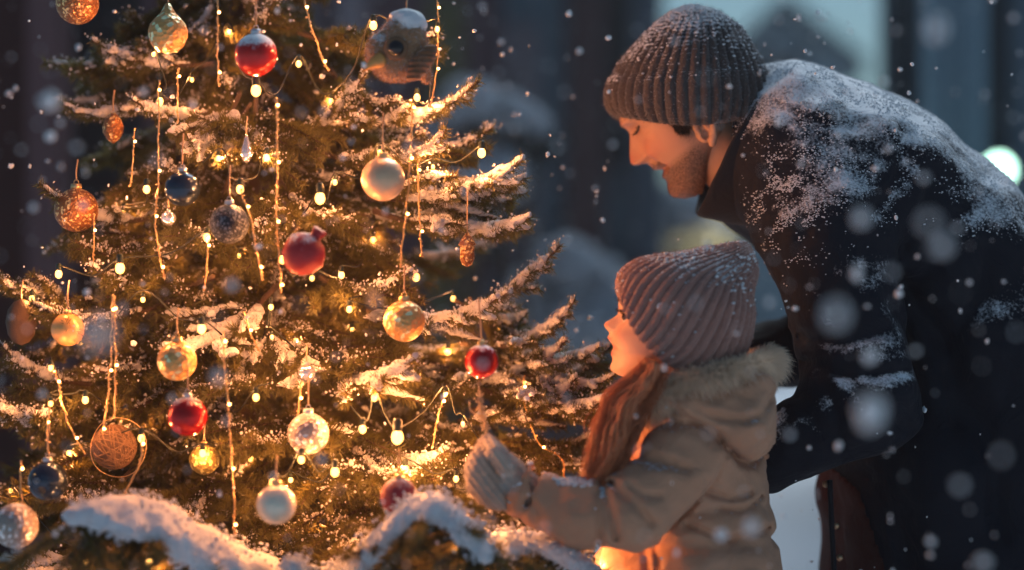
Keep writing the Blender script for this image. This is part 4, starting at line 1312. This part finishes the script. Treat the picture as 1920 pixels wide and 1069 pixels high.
# two heavy boughs under thick snow, reaching toward the camera at the bottom
def heavy(crest, D0, D1, r, seed):
    """bough following a crest of snow (px, py, thickness px)"""
    rng = np.random.default_rng(seed)
    m = len(crest); Ds = np.linspace(D0, D1, m)
    pts = np.array([P(x, y + h, d) for (x, y, h), d in zip(crest, Ds)]); rad = np.array([h * d / FPX for (x, y, h), d in zip(crest, Ds)])
    ps = spline(pts, 30); rs = np.interp(np.linspace(0, 1, 30), np.linspace(0, 1, m), rad)
    def sd(q):
        d = np.full(len(q), 9.0, np.float32)
        for a, b, ra, rb in zip(ps[:-1], ps[1:], rs[:-1], rs[1:]): d = np.minimum(d, seg(q, a, b, ra, rb, .62))
        d = smin(d, d + .0, .01)
        low = np.interp(q[:, 0], np.sort(ps[:, 0]), ps[np.argsort(ps[:, 0]), 2])
        d = np.maximum(d, (low - .006 + .012 * vnoise(q, 34)) - q[:, 2])
        return d + vnoise(q, 24) * .006 + vnoise(q, 60) * .004 + vnoise(q, 170) * .0014
    v, f = nets(sd, ps.min(0) - rs.max() * 1.7 - .01, ps.max(0) + rs.max() * 1.7 + .01, .0034)
    wood = MB(); nd = MB()
    und = ps - [0, 0, .004]
    wood.add(*tube(und, np.linspace(.010, .005, 30), 8))
    for i in range(60):
        kx = rng.integers(1, 29); L = rng.uniform(.05, .12)
        a = rng.uniform(0, 2 * math.pi)
        d = np.array([math.cos(a) * .8, math.sin(a) * .9, rng.uniform(-1.0, -.05)]); d /= np.linalg.norm(d)
        tw = und[kx] + d * np.linspace(0, 1, 9)[:, None] * L
        wood.add(*tube(tw, np.linspace(.0024, .001, 9), 5))
        n = int(L * 2600); u = rng.random(n)[:, None]
        rd = rng.normal(size=(n, 3)); rd -= (rd @ d)[:, None] * d; rd /= np.linalg.norm(rd, axis=1)[:, None]
        fuzz(nd, und[kx] + d * u * L, d * .6 + rd * .8, .017, .0015, .12, rng)
    bo = wood.put('branch', BARK, tree)
    nd.put('needles', NEEDLES, bo)
    sm = MB(); sm.add(v, f)
    p_, n_ = sample(v, f, 1500, rng); cs, cf2 = scatter(ICO0, p_ + rng.normal(size=p_.shape) * .006, .0012 + .002 * rng.random(len(p_)) ** 2, .3, rng); sm.add(cs, cf2)
    sm.put('snow', SNOW, bo); NB[0] += 1
heavy([(560, 1110, 40), (500, 1062, 46), (440, 1026, 50), (370, 990, 52), (300, 952, 50), (235, 932, 44), (180, 940, 34), (138, 955, 18)], 2.62, 2.46, 0, 51)
heavy([(620, 1085, 26), (660, 1050, 32), (700, 1012, 32), (745, 972, 34), (790, 934, 32), (835, 942, 34), (875, 975, 30), (905, 1015, 22)], 2.60, 2.48, 0, 52)
heavy([(860, 1060, 20), (905, 1010, 26), (960, 998, 24), (1020, 1012, 20), (1075, 1040, 16), (1110, 1060, 10)], 2.66, 2.56, 0, 53)
heavy([(640, 1062, 14), (590, 1085, 16), (545, 1060, 10)], 2.60, 2.52, 0, 54)
print('branches', NB[0])

# ------------------------------------------------------------------ baubles
def m_ball(name, c1, c2, rough, metal, frost=(.75, 1.1), sc=60, bump=.0, glit=0, am=1.1, **kw):
    t = NT(name); vec = t.coord()
    base = t.mix(t.noise(sc, 4, .6, vec), c1, c2)
    if glit:
        vo = t.node('ShaderNodeTexVoronoi'); vo.inputs['Scale'].default_value = glit; t.l.new(vec, vo.inputs['Vector'])
        x = t.node('ShaderNodeSeparateXYZ'); t.l.new(vo.outputs['Color'], x.inputs[0])
        base = t.mix(t.ramp(x.outputs[0], .72, .85), base, tuple(min(1, c * 3.2 + .1) for c in c2))
        t.bump(vo.outputs['Distance'], .9, .002)
    k = t.math('MULTIPLY_ADD', t.math('SUBTRACT', t.noise(120, 5, .7, vec), .5), am, t.up())
    f = t.ramp(k, *frost)
    t.set(col=t.mix(f, base, SNOWC), rough=t.math('MULTIPLY_ADD', f, .6 - rough * .6, rough), metal=t.math('MULTIPLY', t.math('SUBTRACT', 1.0, f), metal), **kw)
    if bump: t.bump(t.noise(500, 4, .7, vec), .6, bump)
    t.bump(f, .4, .002)
    return t.m


BM = {
    'red': m_ball('red glass', (.42, .006, .008), (.55, .012, .012), .16, .35, (.62, 1.0)),
    'redsnow': m_ball('red glass under snow', (.50, .01, .01), (.62, .02, .015), .2, .3, (.25, .6)),
    'redfrost': m_ball('frosted red glass', (.45, .01, .015), (.6, .03, .03), .5, .1, (.45, 1.15), bump=.001, am=2.2),
    'redmatt': m_ball('matt wine red', (.22, .012, .025), (.3, .025, .04), .6, .1, (.55, 1.2), bump=.001, am=1.6),
    'pearl': m_ball('white pearl', (.86, .74, .56), (.92, .82, .66), .22, .15, (1.2, 1.5), coat=.4),
    'champ': m_ball('champagne pearl', (.78, .46, .26), (.88, .58, .36), .3, .25, (.95, 1.3), bump=.0006),
    'steel': m_ball('steel blue glass', (.035, .05, .075), (.06, .085, .12), .2, .75, (.95, 1.3)),
    'navy': m_ball('dark glitter', (.012, .016, .024), (.03, .035, .045), .45, .5, (.85, 1.2), glit=420),
    'copper': m_ball('copper glitter', (.28, .10, .035), (.45, .18, .06), .4, .7, (.95, 1.3), glit=300),
    'gold': m_ball('gold beaded', (.70, .33, .09), (.85, .45, .15), .36, .4, (1.0, 1.4), glit=170),
    'amber': m_ball('amber glass', (.75, .36, .10), (.9, .5, .18), .25, .2, (1.1, 1.5), sc=30),
    'clear': m_ball('frosted clear glass', (.34, .27, .23), (.46, .38, .33), .3, .4, (.7, 1.2), glit=240),
    'dark': m_ball('dark wicker', (.07, .035, .018), (.13, .07, .035), .7, .0, (.95, 1.3), sc=150, bump=.002),
    'ice': m_ball('silver glass', (.7, .7, .72), (.85, .85, .87), .12, .8, (1.1, 1.5)),
    'olive': m_ball('olive gold', (.22, .17, .04), (.34, .25, .07), .4, .4, (1.0, 1.4), glit=260),
}


def cap_hook(root, c, r, mat, tilt=None, big=1.0):
    top = r * .985
    pr = [(.0, top - r * .02), (.24 * r * big, top - r * .03), (.25 * r * big, top + .10 * r), (.22 * r * big, top + .22 * r), (.0, top + .23 * r)]
    v, f = lathe(pr, 20)
    th = np.arctan2(v[:, 1], v[:, 0]); rr = np.hypot(v[:, 0], v[:, 1])
    v[:, 0] *= 1 + .05 * np.cos(th * 10); v[:, 1] *= 1 + .05 * np.cos(th * 10)
    a = np.linspace(-.3, math.pi + .3, 14)
    ring = np.stack([.11 * r * np.cos(a), 0 * a, top + .27 * r + .13 * r * np.sin(a)], -1)
    m = MB(); m.add(v, f); m.add(*tube(ring, .022 * r, 6))
    V, F = m.out()
    if tilt is not None: V = V @ tilt.T
    return put('cap', V + c, F, mat, root)


def bauble(px, py, rpx, D, mat, label, capm=None, string=60, grp='baubles hung on the tree', deform=0, name='bauble', tilt=0, sx=0, cat='bauble', prof=None):
    c = P(px, py, D); r = rpx * D / FPX
    n = 48
    if prof is None:
        ph = np.linspace(-math.pi / 2 + .02, math.pi / 2 - .02, 30)
        prof = [(math.cos(a), math.sin(a)) for a in ph]
    v, f = lathe([(a * r, b * r) for a, b in prof], n)
    if deform: v = v * (1 + deform * vnoise(v + c, 3.2 / r))[:, None]
    ca, sa = math.cos(tilt), math.sin(tilt)
    R = np.array([[ca, 0, sa], [0, 1, 0], [-sa, 0, ca]])
    v = v @ R.T
    me = mesh(name, v, f)
    o = link(name, me, BM[mat]); o.location = c
    tag(o, label, cat, grp)
    if capm is not None:
        m = cap_hook(None, np.zeros(3), r, capm, R)
        m.parent = o; m.location = (0, 0, 0)
    if string:
        top = R @ np.array([0, 0, r * 1.35])
        q = spline([top, top + [0, 0, .5 * string * D / FPX] + np.array([sx * .4 * D / FPX, 0, 0]), top + np.array([sx * D / FPX, .01, string * D / FPX])], 10)
        s = MB(); s.add(*tube(q, .0011, 5)); so = s.put('hanging_string', CORDM, None); so.parent = o
    return o, c, r


def cone_prof(): return [(.03, -1.5), (.12, -1.2), (.35, -.6), (.55, 0), (.6, .4), (.5, .8), (.3, 1.05), (.1, 1.15)]


BAUBLES = [
    (145, 6, 40, 2.84, 'copper', 'copper glitter bauble cut off by the top edge at the left', BRASS, 40), (480, 103, 40, 2.66, 'redsnow', 'red bauble with a thick snow cap near the top of the tree', SILVER, 110),
    (718, 336, 41, 2.66, 'champ', 'large champagne pearl bauble with a crown-like cap, right side of the tree', BRASS, 70), (342, 354, 33, 2.70, 'steel', 'smooth steel blue bauble hanging above the dark glittered one', SILVER, 60),
    (430, 420, 37, 2.66, 'navy', 'near-black glittered bauble below the steel blue one', SILVER, 60), (143, 394, 41, 2.84, 'copper', 'dim copper glitter bauble under the snowy twig at the left', BRASS, 40),
    (127, 618, 31, 2.72, 'amber', 'glowing amber bauble at the left edge of the tree', BRASS, 50), (332, 677, 37, 2.64, 'gold', 'beaded pale gold bauble directly above a glossy red one', BRASS, 50),
    (352, 781, 37, 2.62, 'red', 'glossy dark red bauble below the beaded gold one', SILVER, 50), (758, 602, 39, 2.68, 'gold', 'gold glitter bauble left of the hanging red hero bauble', BRASS, 50),
    (518, 946, 38, 2.56, 'pearl', 'smooth white pearl bauble low in the middle of the tree', BRASS, 40), (748, 931, 35, 2.56, 'redmatt', 'matt wine red bauble resting by the snowy lower bough', BRASS, 40),
    (578, 813, 39, 2.66, 'clear', 'frosted clear bauble above the white pearl one', SILVER, 60), (90, 902, 37, 2.64, 'steel', 'dark blue glass bauble low at the left', SILVER, 60), (30, 986, 42, 2.58, 'clear', 'pale frosted bauble cut off by the lower left edge', None, 0),
    (316, 409, 14, 2.74, 'ice', 'tiny silver bauble beside the near-black glittered one', SILVER, 30), (383, 862, 28, 2.72, 'olive', 'small olive gold bauble below the glossy dark red one', BRASS, 30), (575, 700, 17, 2.72, 'ice', 'tiny silver bauble above the frosted clear one', SILVER, 30),
]
for px, py, r, D, mt, lab, cp, st in BAUBLES:
    bauble(px, py, r, D, mt, lab, cp, st, deform=0)
bauble(315, 64, 37, 2.72, 'gold', 'onion-shaped gold ornament with a pointed top near the upper left', BRASS, 30, prof=[(.03, -1), (.45, -.9), (.8, -.6), (.98, -.15), (1, .15), (.9, .5), (.65, .8), (.4, 1.05), (.25, 1.3), (.12, 1.55)], name='onion_ornament', cat='ornament', grp=None)
bauble(570, 476, 41, 2.60, 'redfrost', 'frosted red pomegranate-like bauble with a small knob', None, 0, deform=.06, tilt=.6, prof=[(.02, -1), (.5, -.87), (.87, -.5), (1, 0), (.9, .45), (.65, .75), (.36, .92), (.27, .98), (.3, 1.1), (.36, 1.32), (.22, 1.36)], name='pomegranate_ornament', cat='ornament', grp=None)
bauble(212, 238, 22, 2.90, 'copper', 'slim copper pine-cone ornament hanging at the left', BRASS, 40, prof=[(.05, -1.4), (.5, -1.1), (.85, -.5), (.9, 0), (.7, .6), (.4, 1.0), (.1, 1.2)], name='cone_ornament', cat='ornament', grp=None)
bauble(462, 278, 15, 2.72, 'ice', 'clear silver teardrop ornament below the snow-capped red bauble', SILVER, 40, prof=[(.05, -1.9), (.45, -1.5), (.7, -.8), (.6, 0), (.35, .8), (.15, 1.5), (.08, 1.8)], name='teardrop_ornament', cat='ornament', grp=None)
bauble(876, 468, 18, 2.82, 'copper', 'copper lantern-shaped ornament on a long string at the right', BRASS, 90, prof=[(.05, -1.8), (.5, -1.6), (.75, -1.0), (.75, .4), (.95, .5), (.6, 1.1), (.3, 1.5), (.1, 1.8)], name='lantern_ornament', cat='ornament', grp=None)
bauble(40, 604, 29, 2.80, 'dark', 'dark brown oval ornament at the far left edge', BRASS, 40, prof=[(.03, -1.5), (.5, -1.3), (.85, -.8), (1, 0), (.85, .8), (.5, 1.3), (.03, 1.5)], name='oval_ornament', cat='ornament', grp=None)
# the bauble the girl reaches for
ho, hc_, hr_ = bauble(903, 678, 32, 2.62, 'red', 'shiny red bauble with a frosty top just above the girl\'s mitten', BRASS, 76, name='bauble', sx=-6)
cord = MB()
kp = spline([P(897, 714, 2.615), P(900, 745, 2.61), P(906, 785, 2.605), P(916, 826, 2.60)], 40)
cord.add(*tube(kp, np.interp(np.arange(40), [0, 18, 39], [.0008, .0009, .0010]), 6))
for i in range(5):
    a = i * 1.3
    e = spline([kp[26], P(895 + 9 * i - 12, 770 - 6 * (i % 2), 2.60), P(880 + 13 * i, 752 + 8 * (i % 3), 2.595)], 12)
    if i in (0, 4): cord.add(*tube(e, .0008, 4))
fuzz(cord, kp[14:30].repeat(20, 0), RNG.normal(size=(16 * 20, 3)), .0055, .0005, .3)
p_ = kp[10:].repeat(5, 0); cs, cf2 = scatter(ICO0, p_ + RNG.normal(size=p_.shape) * .003, .0008 + .001 * RNG.random(len(p_))); cord.add(cs, cf2)
o = cord.put('frosted_cord', m_plain('frosted gold cord', (.62, .42, .22), .6, sc=200), None); tag(o, 'frosty frayed cord between the red bauble and the girl\'s mitten', 'cord')

# wicker ball with wire loops
o, c, r = bauble(214, 838, 40, 2.74, 'dark', 'dark wicker ball inside a loose gold wire ring, lower left', None, 0, name='wicker_ball', cat='ornament', grp=None)
m = MB()
for i in range(26):
    n_ = RNG.normal(size=3); n_ /= np.linalg.norm(n_); a = np.cross(n_, [0, 0, 1.0]); a /= np.linalg.norm(a); b_ = np.cross(n_, a)
    th = np.linspace(0, 2 * math.pi, 40)
    m.add(*tube((a[None] * np.cos(th)[:, None] + b_[None] * np.sin(th)[:, None]) * r * 1.02, .0013, 5))
x = m.put('wicker', m_plain('wicker strand', (.16, .085, .04), .7, sc=120), None); x.parent = o
m = MB()
for dx, ry in ((.008, 1.3),):
    th = np.linspace(0, 2 * math.pi, 60)
    m.add(*tube(np.stack([dx + r * ry * np.cos(th), -.01 + .006 * np.sin(3 * th), r * (ry + .1) * np.sin(th)], -1), .0006, 5))
x = m.put('wire_ring', WIRE, None); x.parent = o

# bird ornament with one dark eye and a cap of snow
bird = empty('bird_ornament', P(745, 90, 2.66), 'brown bird ornament with a glossy dark eye and a cap of snow', 'ornament')
FELT = m_cloth('brown felt', (.30, .15, .075), (.42, .24, .13), .85, (.25, .75, 40, 1.2), 500, .3, 60, .003)
def bird_sdf(q):
    k = 2.66 / FPX; g = lambda x, y, dy=0: P(x, y, 2.66) + [0, dy, 0]
    d = smin(ell(q, g(758, 78), (42 * k, 40 * k, 54 * k)), ell(q, g(742, 112), (46 * k, 40 * k, 42 * k)), .012)
    d = smin(d, seg(q, g(722, 104, -.006), g(690, 122, -.008), 17 * k, 4 * k), .008)
    d = smin(d, ell(q, g(712, 96, 0), (24 * k, 26 * k, 34 * k)), .010)
    d = smin(d, seg(q, g(785, 112), g(800, 146, .01), 20 * k, 9 * k), .012)
    d = d + .0012 * np.exp(-(np.linalg.norm(q - g(745, 96, -40 * k).astype(np.float32), axis=1) / (18 * k)) ** 2)
    return d + vnoise(q, 60) * .0016 + vnoise(q, 200) * .0008
v, f = nets(bird_sdf, P(670, 175, 2.66) - [0, .05, 0], P(815, 5, 2.66) + [0, .05, 0], .0016)
bo = put('head', v, f, FELT, bird)
m = MB(); p_, n_ = sample(v, f, 7000); fuzz(m, p_, n_, .005, .0006, .5); m.put('felt_fuzz', FELT, bo)
def bsn(q):
    k = 2.66 / FPX
    d = ell(q, P(764, 46, 2.66), (36 * k, 36 * k, 30 * k))
    return np.maximum(d, -(q[:, 2] - P(0, 62, 2.66)[2] + .006 * vnoise(q, 60))) + vnoise(q, 45) * .003 + vnoise(q, 150) * .0012
v, f = nets(bsn, P(715, 85, 2.66) - [0, .05, 0], P(810, 8, 2.66) + [0, .05, 0], .002); put('snow_cap', v, f, SNOW, bird)
BLACK = m_plain('glossy black glass', (.006, .006, .008), .05, var=0, bump=0)
k = 2.66 / FPX
v, f = scatter(ICO2, [P(745, 96, 2.66) + [0, -41 * k, 0]], np.array([[16 * k] * 3])); put('eye', v, f, BLACK, bird)
v, f = lathe([(.0105, 0), (.0140, .0015), (.0160, .003), (.0150, .005), (.0110, .006)], 28); v = v[:, [0, 2, 1]] * [1, -1, 1]
put('eye_ring', v + P(745, 96, 2.66) + [0, -38 * k, 0], f, m_plain('brown felt ring', (.20, .10, .05), .9, sc=90), bird)
v, f = tube(spline([P(716, 112, 2.642), P(697, 120, 2.636), P(680, 134, 2.634)], 10), np.linspace(.0125, .0008, 10), 14); put('beak', v, f, m_plain('amber beak', (.60, .28, .07), .5, sc=60), bird)
def wing_sdf(q):
    d = ell((q - P(790, 118, 2.635).astype(np.float32)) @ np.array([[.8, 0, .6], [0, 1, 0], [-.6, 0, .8]], np.float32), (0, 0, 0), (.013, .012, .030))
    return d + vnoise(q, 120) * .0012 + .0010 * np.cos(q[:, 2] * 900)
v, f = nets(wing_sdf, P(740, 170, 2.635) - [0, .03, 0], P(840, 60, 2.635) + [0, .03, 0], .0014); put('wing', v, f, m_cloth('dark brown felt', (.15, .065, .03), (.22, .10, .05), .9, None, 500, .3, 60, .003), bird)
v, f = tube(spline([P(762, 20, 2.66), P(764, -8, 2.68), P(766, -30, 2.70)], 8), .0011, 5); put('hanging_string', v, f, CORDM, bird)

# ------------------------------------------------------------------ light strings round the tree
def bulb_mesh():
    v, f = ICO1
    return v * np.array([.0046, .0046, .0058]), f
BU = mesh('bulb', *bulb_mesh()); BU.materials.append(BULB)
so_v, so_f = lathe([(.0032, .0045), (.0036, .005), (.0036, .012), (.0024, .014)], 8)
SO = mesh('socket', so_v, so_f); SO.materials.append(m_plain('green plastic', (.02, .035, .02), .5))


LAMP = bpy.data.lights.new('warm filament', 'POINT'); LAMP.energy = .8; LAMP.color = WARM; LAMP.shadow_soft_size = .003
LAMP_B = LAMP.copy(); LAMP_B.energy = 1.7


def light_string(pts, label, name='light_string', grp='bulb strings wound round the tree'):
    """pts in world space, one bulb each"""
    pts = [np.asarray(p, float) for p in pts]
    root = empty(name, pts[0], label, 'string lights', grp)
    ctl = []
    for a, b in zip(pts[:-1], pts[1:]):
        ctl += [a + [0, 0, .013], (a + b) / 2 + [RNG.normal() * .006, .03, -.004 + RNG.normal() * .006]]
    ctl.append(pts[-1] + [0, 0, .013])
    v, f = tube(spline(ctl, len(ctl) * 7), .0012, 5)
    put('wire', v, f, m_plain('green wire', (.02, .03, .015), .6) if 'gw' not in globals() else gw, root)
    for p in pts:
        lm = bpy.data.objects.new('bulb_filament', LAMP_B if p[0] > -.225 and p[1] < 2.81 else LAMP); C.objects.link(lm); lm.parent = root; lm.location = Vector(p - pts[0])
        b = bpy.data.objects.new('bulb', BU); C.objects.link(b); b.parent = root; b.location = Vector(p - pts[0]); b.scale = [RNG.uniform(.55, 1.1) * (1.75 if any(np.abs(p - g).sum() < 1e-6 for g in GLOW) else 1)] * 3
        s = bpy.data.objects.new('socket', SO); C.objects.link(s); s.parent = b


gw = m_plain('green wire', (.010, .014, .008), .7)
ROWS = [
    ('string of warm bulbs across the top of the tree, around the snow-capped red bauble', [(288, 102, 2.74), (300, 190, 2.78), (360, 150, 2.9), (430, 60, 2.95), (480, 170, 2.69), (560, 120, 2.9), (620, 190, 2.92), (700, 48, 2.70), (820, 55, 2.80), (805, 205, 2.82), (782, 183, 2.85)]),
    ('string of warm bulbs at the height of the steel blue and champagne baubles', [(275, 355, 2.72), (230, 400, 2.95), (410, 297, 2.74), (450, 355, 2.68), (500, 296, 2.74), (545, 400, 2.95), (600, 372, 2.68), (628, 342, 2.72), (690, 300, 2.9), (712, 286, 2.69), (812, 313, 2.82), (903, 287, 2.78)]),
    ('string of warm bulbs level with the pomegranate ornament', [(110, 514, 2.72), (225, 503, 2.70), (388, 445, 2.70), (300, 470, 2.97), (450, 480, 2.96), (530, 487, 2.66), (585, 522, 2.66), (640, 516, 2.72), (700, 450, 2.97), (780, 520, 2.95), (655, 580, 2.72), (850, 560, 3.0)]),
    ('string of warm bulbs through the middle, above the beaded gold bauble', [(60, 560, 2.8), (150, 640, 2.97), (268, 562, 2.70), (378, 617, 2.67), (440, 680, 2.95), (508, 576, 2.69), (510, 632, 2.72), (600, 690, 2.96), (660, 620, 2.95), (840, 660, 2.98), (940, 620, 3.0), (985, 700, 2.94)]),
    ('string of warm bulbs below the glossy dark red bauble', [(95, 690, 2.68), (95, 757, 2.68), (160, 750, 2.69), (260, 770, 2.95), (400, 745, 2.95), (480, 745, 2.66), (555, 640, 2.9), (680, 805, 2.66), (702, 746, 2.69), (745, 820, 2.65), (835, 740, 2.72), (868, 795, 2.74), (920, 850, 2.92), (1000, 790, 2.95)]),
    ('string of warm bulbs low on the tree beside the pearl bauble', [(130, 850, 2.9), (265, 822, 2.64), (380, 850, 2.68), (470, 860, 2.95), (512, 905, 2.60), (565, 862, 2.64), (628, 885, 2.63), (545, 900, 2.75), (700, 930, 2.9), (760, 880, 2.7), (855, 898, 2.68), (900, 930, 2.9)]),
    ('string of warm bulbs along the lowest boughs at the bottom edge', [(20, 920, 2.8), (160, 1050, 2.6), (280, 1055, 2.58), (430, 1080, 2.75), (600, 1000, 2.8), (690, 1070, 2.62), (865, 1036, 2.52), (960, 1045, 2.68), (1060, 1058, 2.70), (1112, 1062, 2.74), (1060, 985, 2.84)]),
]
GLOW = [P(*g) for g in ((903, 287, 2.78), (480, 170, 2.69), (225, 503, 2.70), (700, 48, 2.70), (600, 372, 2.68), (745, 820, 2.65), (680, 805, 2.66), (378, 617, 2.67), (628, 885, 2.63))]
for lab, pts in ROWS:
    light_string([P(*p) for p in pts], lab)

# ------------------------------------------------------------------ thin gold strands with tiny leds
LED = mesh('led', ICO0[0] * .0022, ICO0[1]); LED.materials.append(SPARK)
BEAD = m_plain('gold bead', (.8, .5, .22), .3, .8, sc=90)


def strand(poly, label, D, step=26):
    pts = np.array([P(x, y, D if len(q) == 0 else q[0]) for x, y, *q in poly])
    n = max(20, int(np.linalg.norm(np.diff(pts, axis=0), axis=1).sum() / .003))
    s = spline(pts, n)
    s = s + np.stack([vnoise(s, 60) * .0016, vnoise(s + 3, 60) * .0016, 0 * s[:, 0]], -1)
    root = empty('light_strand', s[0], label, 'light strand', 'thin gold light strands hanging on the tree')
    t_ = np.arange(n)
    m = MB(); m.add(*tube(s, .0009, 5))
    off = np.stack([.0012 * np.cos(t_ * .9), .0012 * np.sin(t_ * .9), 0 * t_], -1); m.add(*tube(s + off, .0006, 4))
    m.put('wire', WIRE, root)
    b = MB(); b.add(*scatter(ICO0, s[::2] + RNG.normal(size=s[::2].shape) * .0010, .0009 + .0012 * RNG.random(len(s[::2]))))
    b.put('frost_beads', BEAD, root)
    for q in s[RNG.integers(3, 9)::step]:
        l = bpy.data.objects.new('led', LED); C.objects.link(l); l.parent = root
        l.location = Vector(q - s[0] + np.array([.0022, -.002, 0]))


for poly, lab, D in [
    ([(408, -20), (408, 90), (411, 162)], 'gold strand hanging at the top, left of the snow-capped red bauble', 2.70),
    ([(518, 185), (520, 300), (519, 420), (528, 548)], 'long gold strand hanging left of the pomegranate ornament', 2.64),
    ([(568, -20), (580, 40), (592, 72), (604, 108), (617, 134)], 'bent gold strand at the top, between the snow-capped red bauble and the bird', 2.70),
    ([(298, 150), (297, 260), (297, 350), (290, 400), (297, 470), (308, 524)], 'long gold strand left of the steel blue bauble', 2.70),
    ([(333, 130), (333, 232)], 'short gold strand below the onion-shaped ornament', 2.74),
    ([(252, 240), (245, 350)], 'short gold strand right of the slim copper cone', 2.80),
    ([(450, 355), (470, 410), (482, 470), (493, 526)], 'slanting gold strand right of the near-black glittered bauble', 2.64),
    ([(390, 445), (387, 500), (384, 542)], 'short gold strand just left of the near-black glittered bauble', 2.70),
    ([(774, 190), (772, 280), (764, 370), (750, 502)], 'gold strand hanging right of the champagne bauble', 2.66),
    ([(784, 300), (786, 400), (793, 482)], 'gold strand farther right of the champagne bauble', 2.72),
    ([(820, -20), (822, 60), (818, 140), (806, 205)], 'gold strand beside the bird ornament at the right edge of the tree', 2.80),
    ([(210, 555), (209, 640), (203, 730), (192, 812)], 'left one of two gold strands leading down to the wicker ball', 2.66),
    ([(214, 555), (216, 660), (214, 785)], 'right one of two gold strands leading down to the wicker ball', 2.66),
    ([(102, 695), (113, 740), (128, 795), (160, 852)], 'slanting gold strand ending left of the wicker ball', 2.68),
    ([(418, 622), (424, 720), (432, 820), (438, 920), (440, 1002)], 'long gold strand right of the glossy dark red bauble', 2.60),
    ([(266, 820), (262, 870), (234, 926)], 'short curved gold strand right of the wicker ball', 2.62),
    ([(178, 402), (176, 500)], 'short gold strand under the dim copper bauble at the left', 2.80),
    ([(38, 865), (42, 940), (52, 1010)], 'gold strand at the left edge above the pale frosted bauble', 2.62),
    ([(566, 715), (558, 790)], 'short gold strand above the frosted clear bauble', 2.68),
    ([(838, 735), (822, 780), (810, 842)], 'gold strand left of the girl\'s mitten', 2.72),
    ([(982, 706), (986, 770), (1010, 830), (1052, 860), (1060, 895)], 'curling gold strand between the mitten and the girl\'s hair', 2.86),
    ([(460, 585), (470, 625), (488, 660)], 'short gold strand above the tiny silver bauble in the middle', 2.68),
    ([(92, 760), (88, 810), (90, 858)], 'gold strand holding the dark blue glass bauble', 2.66),
]:
    strand(poly, lab, D)

# ------------------------------------------------------------------ falling snow
n = 2600
rng = np.random.default_rng(77)
D = (rng.random(n) * (9.0 ** 2 - 1.3 ** 2) + 1.3 ** 2) ** .5
D[:800] = rng.uniform(1.9, 3.3, 800)
px = rng.uniform(-80, 2000, n); py = rng.uniform(-60, 1130, n)
pos = np.stack([(px - 960) / FPX * D, D, CAMZ - (py - 534.5) / FPX * D], -1)
sz = (.0011 + .0026 * rng.random(n) ** 2.4) * np.where(D > 4, 1.5, 1.0)
ok = (pos[:, 2] > .03) & ~((D < 2.9) & (((px > 1150) & (px < 1340) & (py > 215) & (py < 390)) | ((px > 1120) & (px < 1230) & (py > 560) & (py < 710))))
pos = pos[ok]; sz = sz[ok]
fv, ff_ = scatter(ICO1, pos, sz[:, None] * rng.uniform(.65, 1.3, (len(pos), 3)), .3, rng)
o = put('falling_snow', fv, ff_, SNOWFLAKE); tag(o, 'fine snowflakes falling through the whole scene', 'snow', kind='stuff')
BIG = [
    (1633, 775, 1.62, .0105, 'largest soft snowflake, over the man\'s forearm'), (1568, 590, 1.50, .0075, 'dim soft snowflake over the man\'s upper arm'), (1632, 667, 1.9, .0058, 'pale snowflake above the man\'s elbow'), (1606, 513, 2.0, .0062, 'bright snowflake on the man\'s shoulder side'),
    (1756, 52, 1.6, .0080, 'large soft snowflake in the top right corner'), (1410, 988, 1.9, .0070, 'bright snowflake over the girl\'s coat back, right one of a pair'), (1352, 1003, 2.1, .0060, 'bright snowflake over the girl\'s coat back, left one of a pair'), (180, 628, 1.45, .0090, 'large dim snowflake beside the amber bauble'),
    (92, 190, 1.9, .0075, 'pale snowflake in front of the corner post at the upper left'), (94, 256, 2.2, .0052, 'small snowflake below another by the corner post at the left'), (1768, 460, 1.62, .0062, 'faint snowflake over the man\'s back at the right'), (1742, 418, 1.5, .0060, 'faint larger snowflake higher on the man\'s back'),
    (1615, 408, 1.75, .0062, 'ring-like snowflake below the snow on the man\'s shoulder'), (408, 706, 1.9, .0055, 'grey snowflake right of the beaded gold bauble'), (434, 534, 2.0, .0048, 'grey snowflake over the middle of the tree'), (1459, 230, 2.3, .0046, 'white snowflake on the man\'s collar'),
    (1685, 551, 2.35, .0046, 'small bright snowflake right of the man\'s upper arm'), (1844, 1055, 1.8, .0055, 'soft snowflake at the bottom right'), (1800, 910, 1.7, .0050, 'faint snowflake low on the man\'s dark coat'), (1572, 836, 2.25, .0048, 'bright snowflake under the largest one'),
]
for i, (x, y, D, r, lab) in enumerate(BIG):
    v, f = ICO1
    v = v * r * rng.uniform(.75, 1.15, 3) * (1 + .25 * rng.uniform(-1, 1, (len(v), 1)))
    o = link('snowflake', mesh('snowflake', v, f), SNOWFLAKE); o.location = Vector(P(x, y, D)); tag(o, lab, 'snowflake', 'big soft snowflakes near the camera')

# ------------------------------------------------------------------ snowy air
HM = bpy.data.materials.new('snowy air'); HM.use_nodes = True
hn = HM.node_tree; hn.nodes.remove(hn.nodes['Principled BSDF'])
pv = hn.nodes.new('ShaderNodeVolumePrincipled'); pv.inputs['Color'].default_value = (.86, .92, 1.0, 1); pv.inputs['Density'].default_value = .0045; pv.inputs['Anisotropy'].default_value = .3
hn.links.new(pv.outputs[0], hn.nodes['Material Output'].inputs['Volume'])
v, f = box((0, 24, 4.0), (60, 64, 10.0))
o = put('haze', v, f, HM, None, False); tag(o, kind='stuff')
SC.cycles.volume_bounces = 0
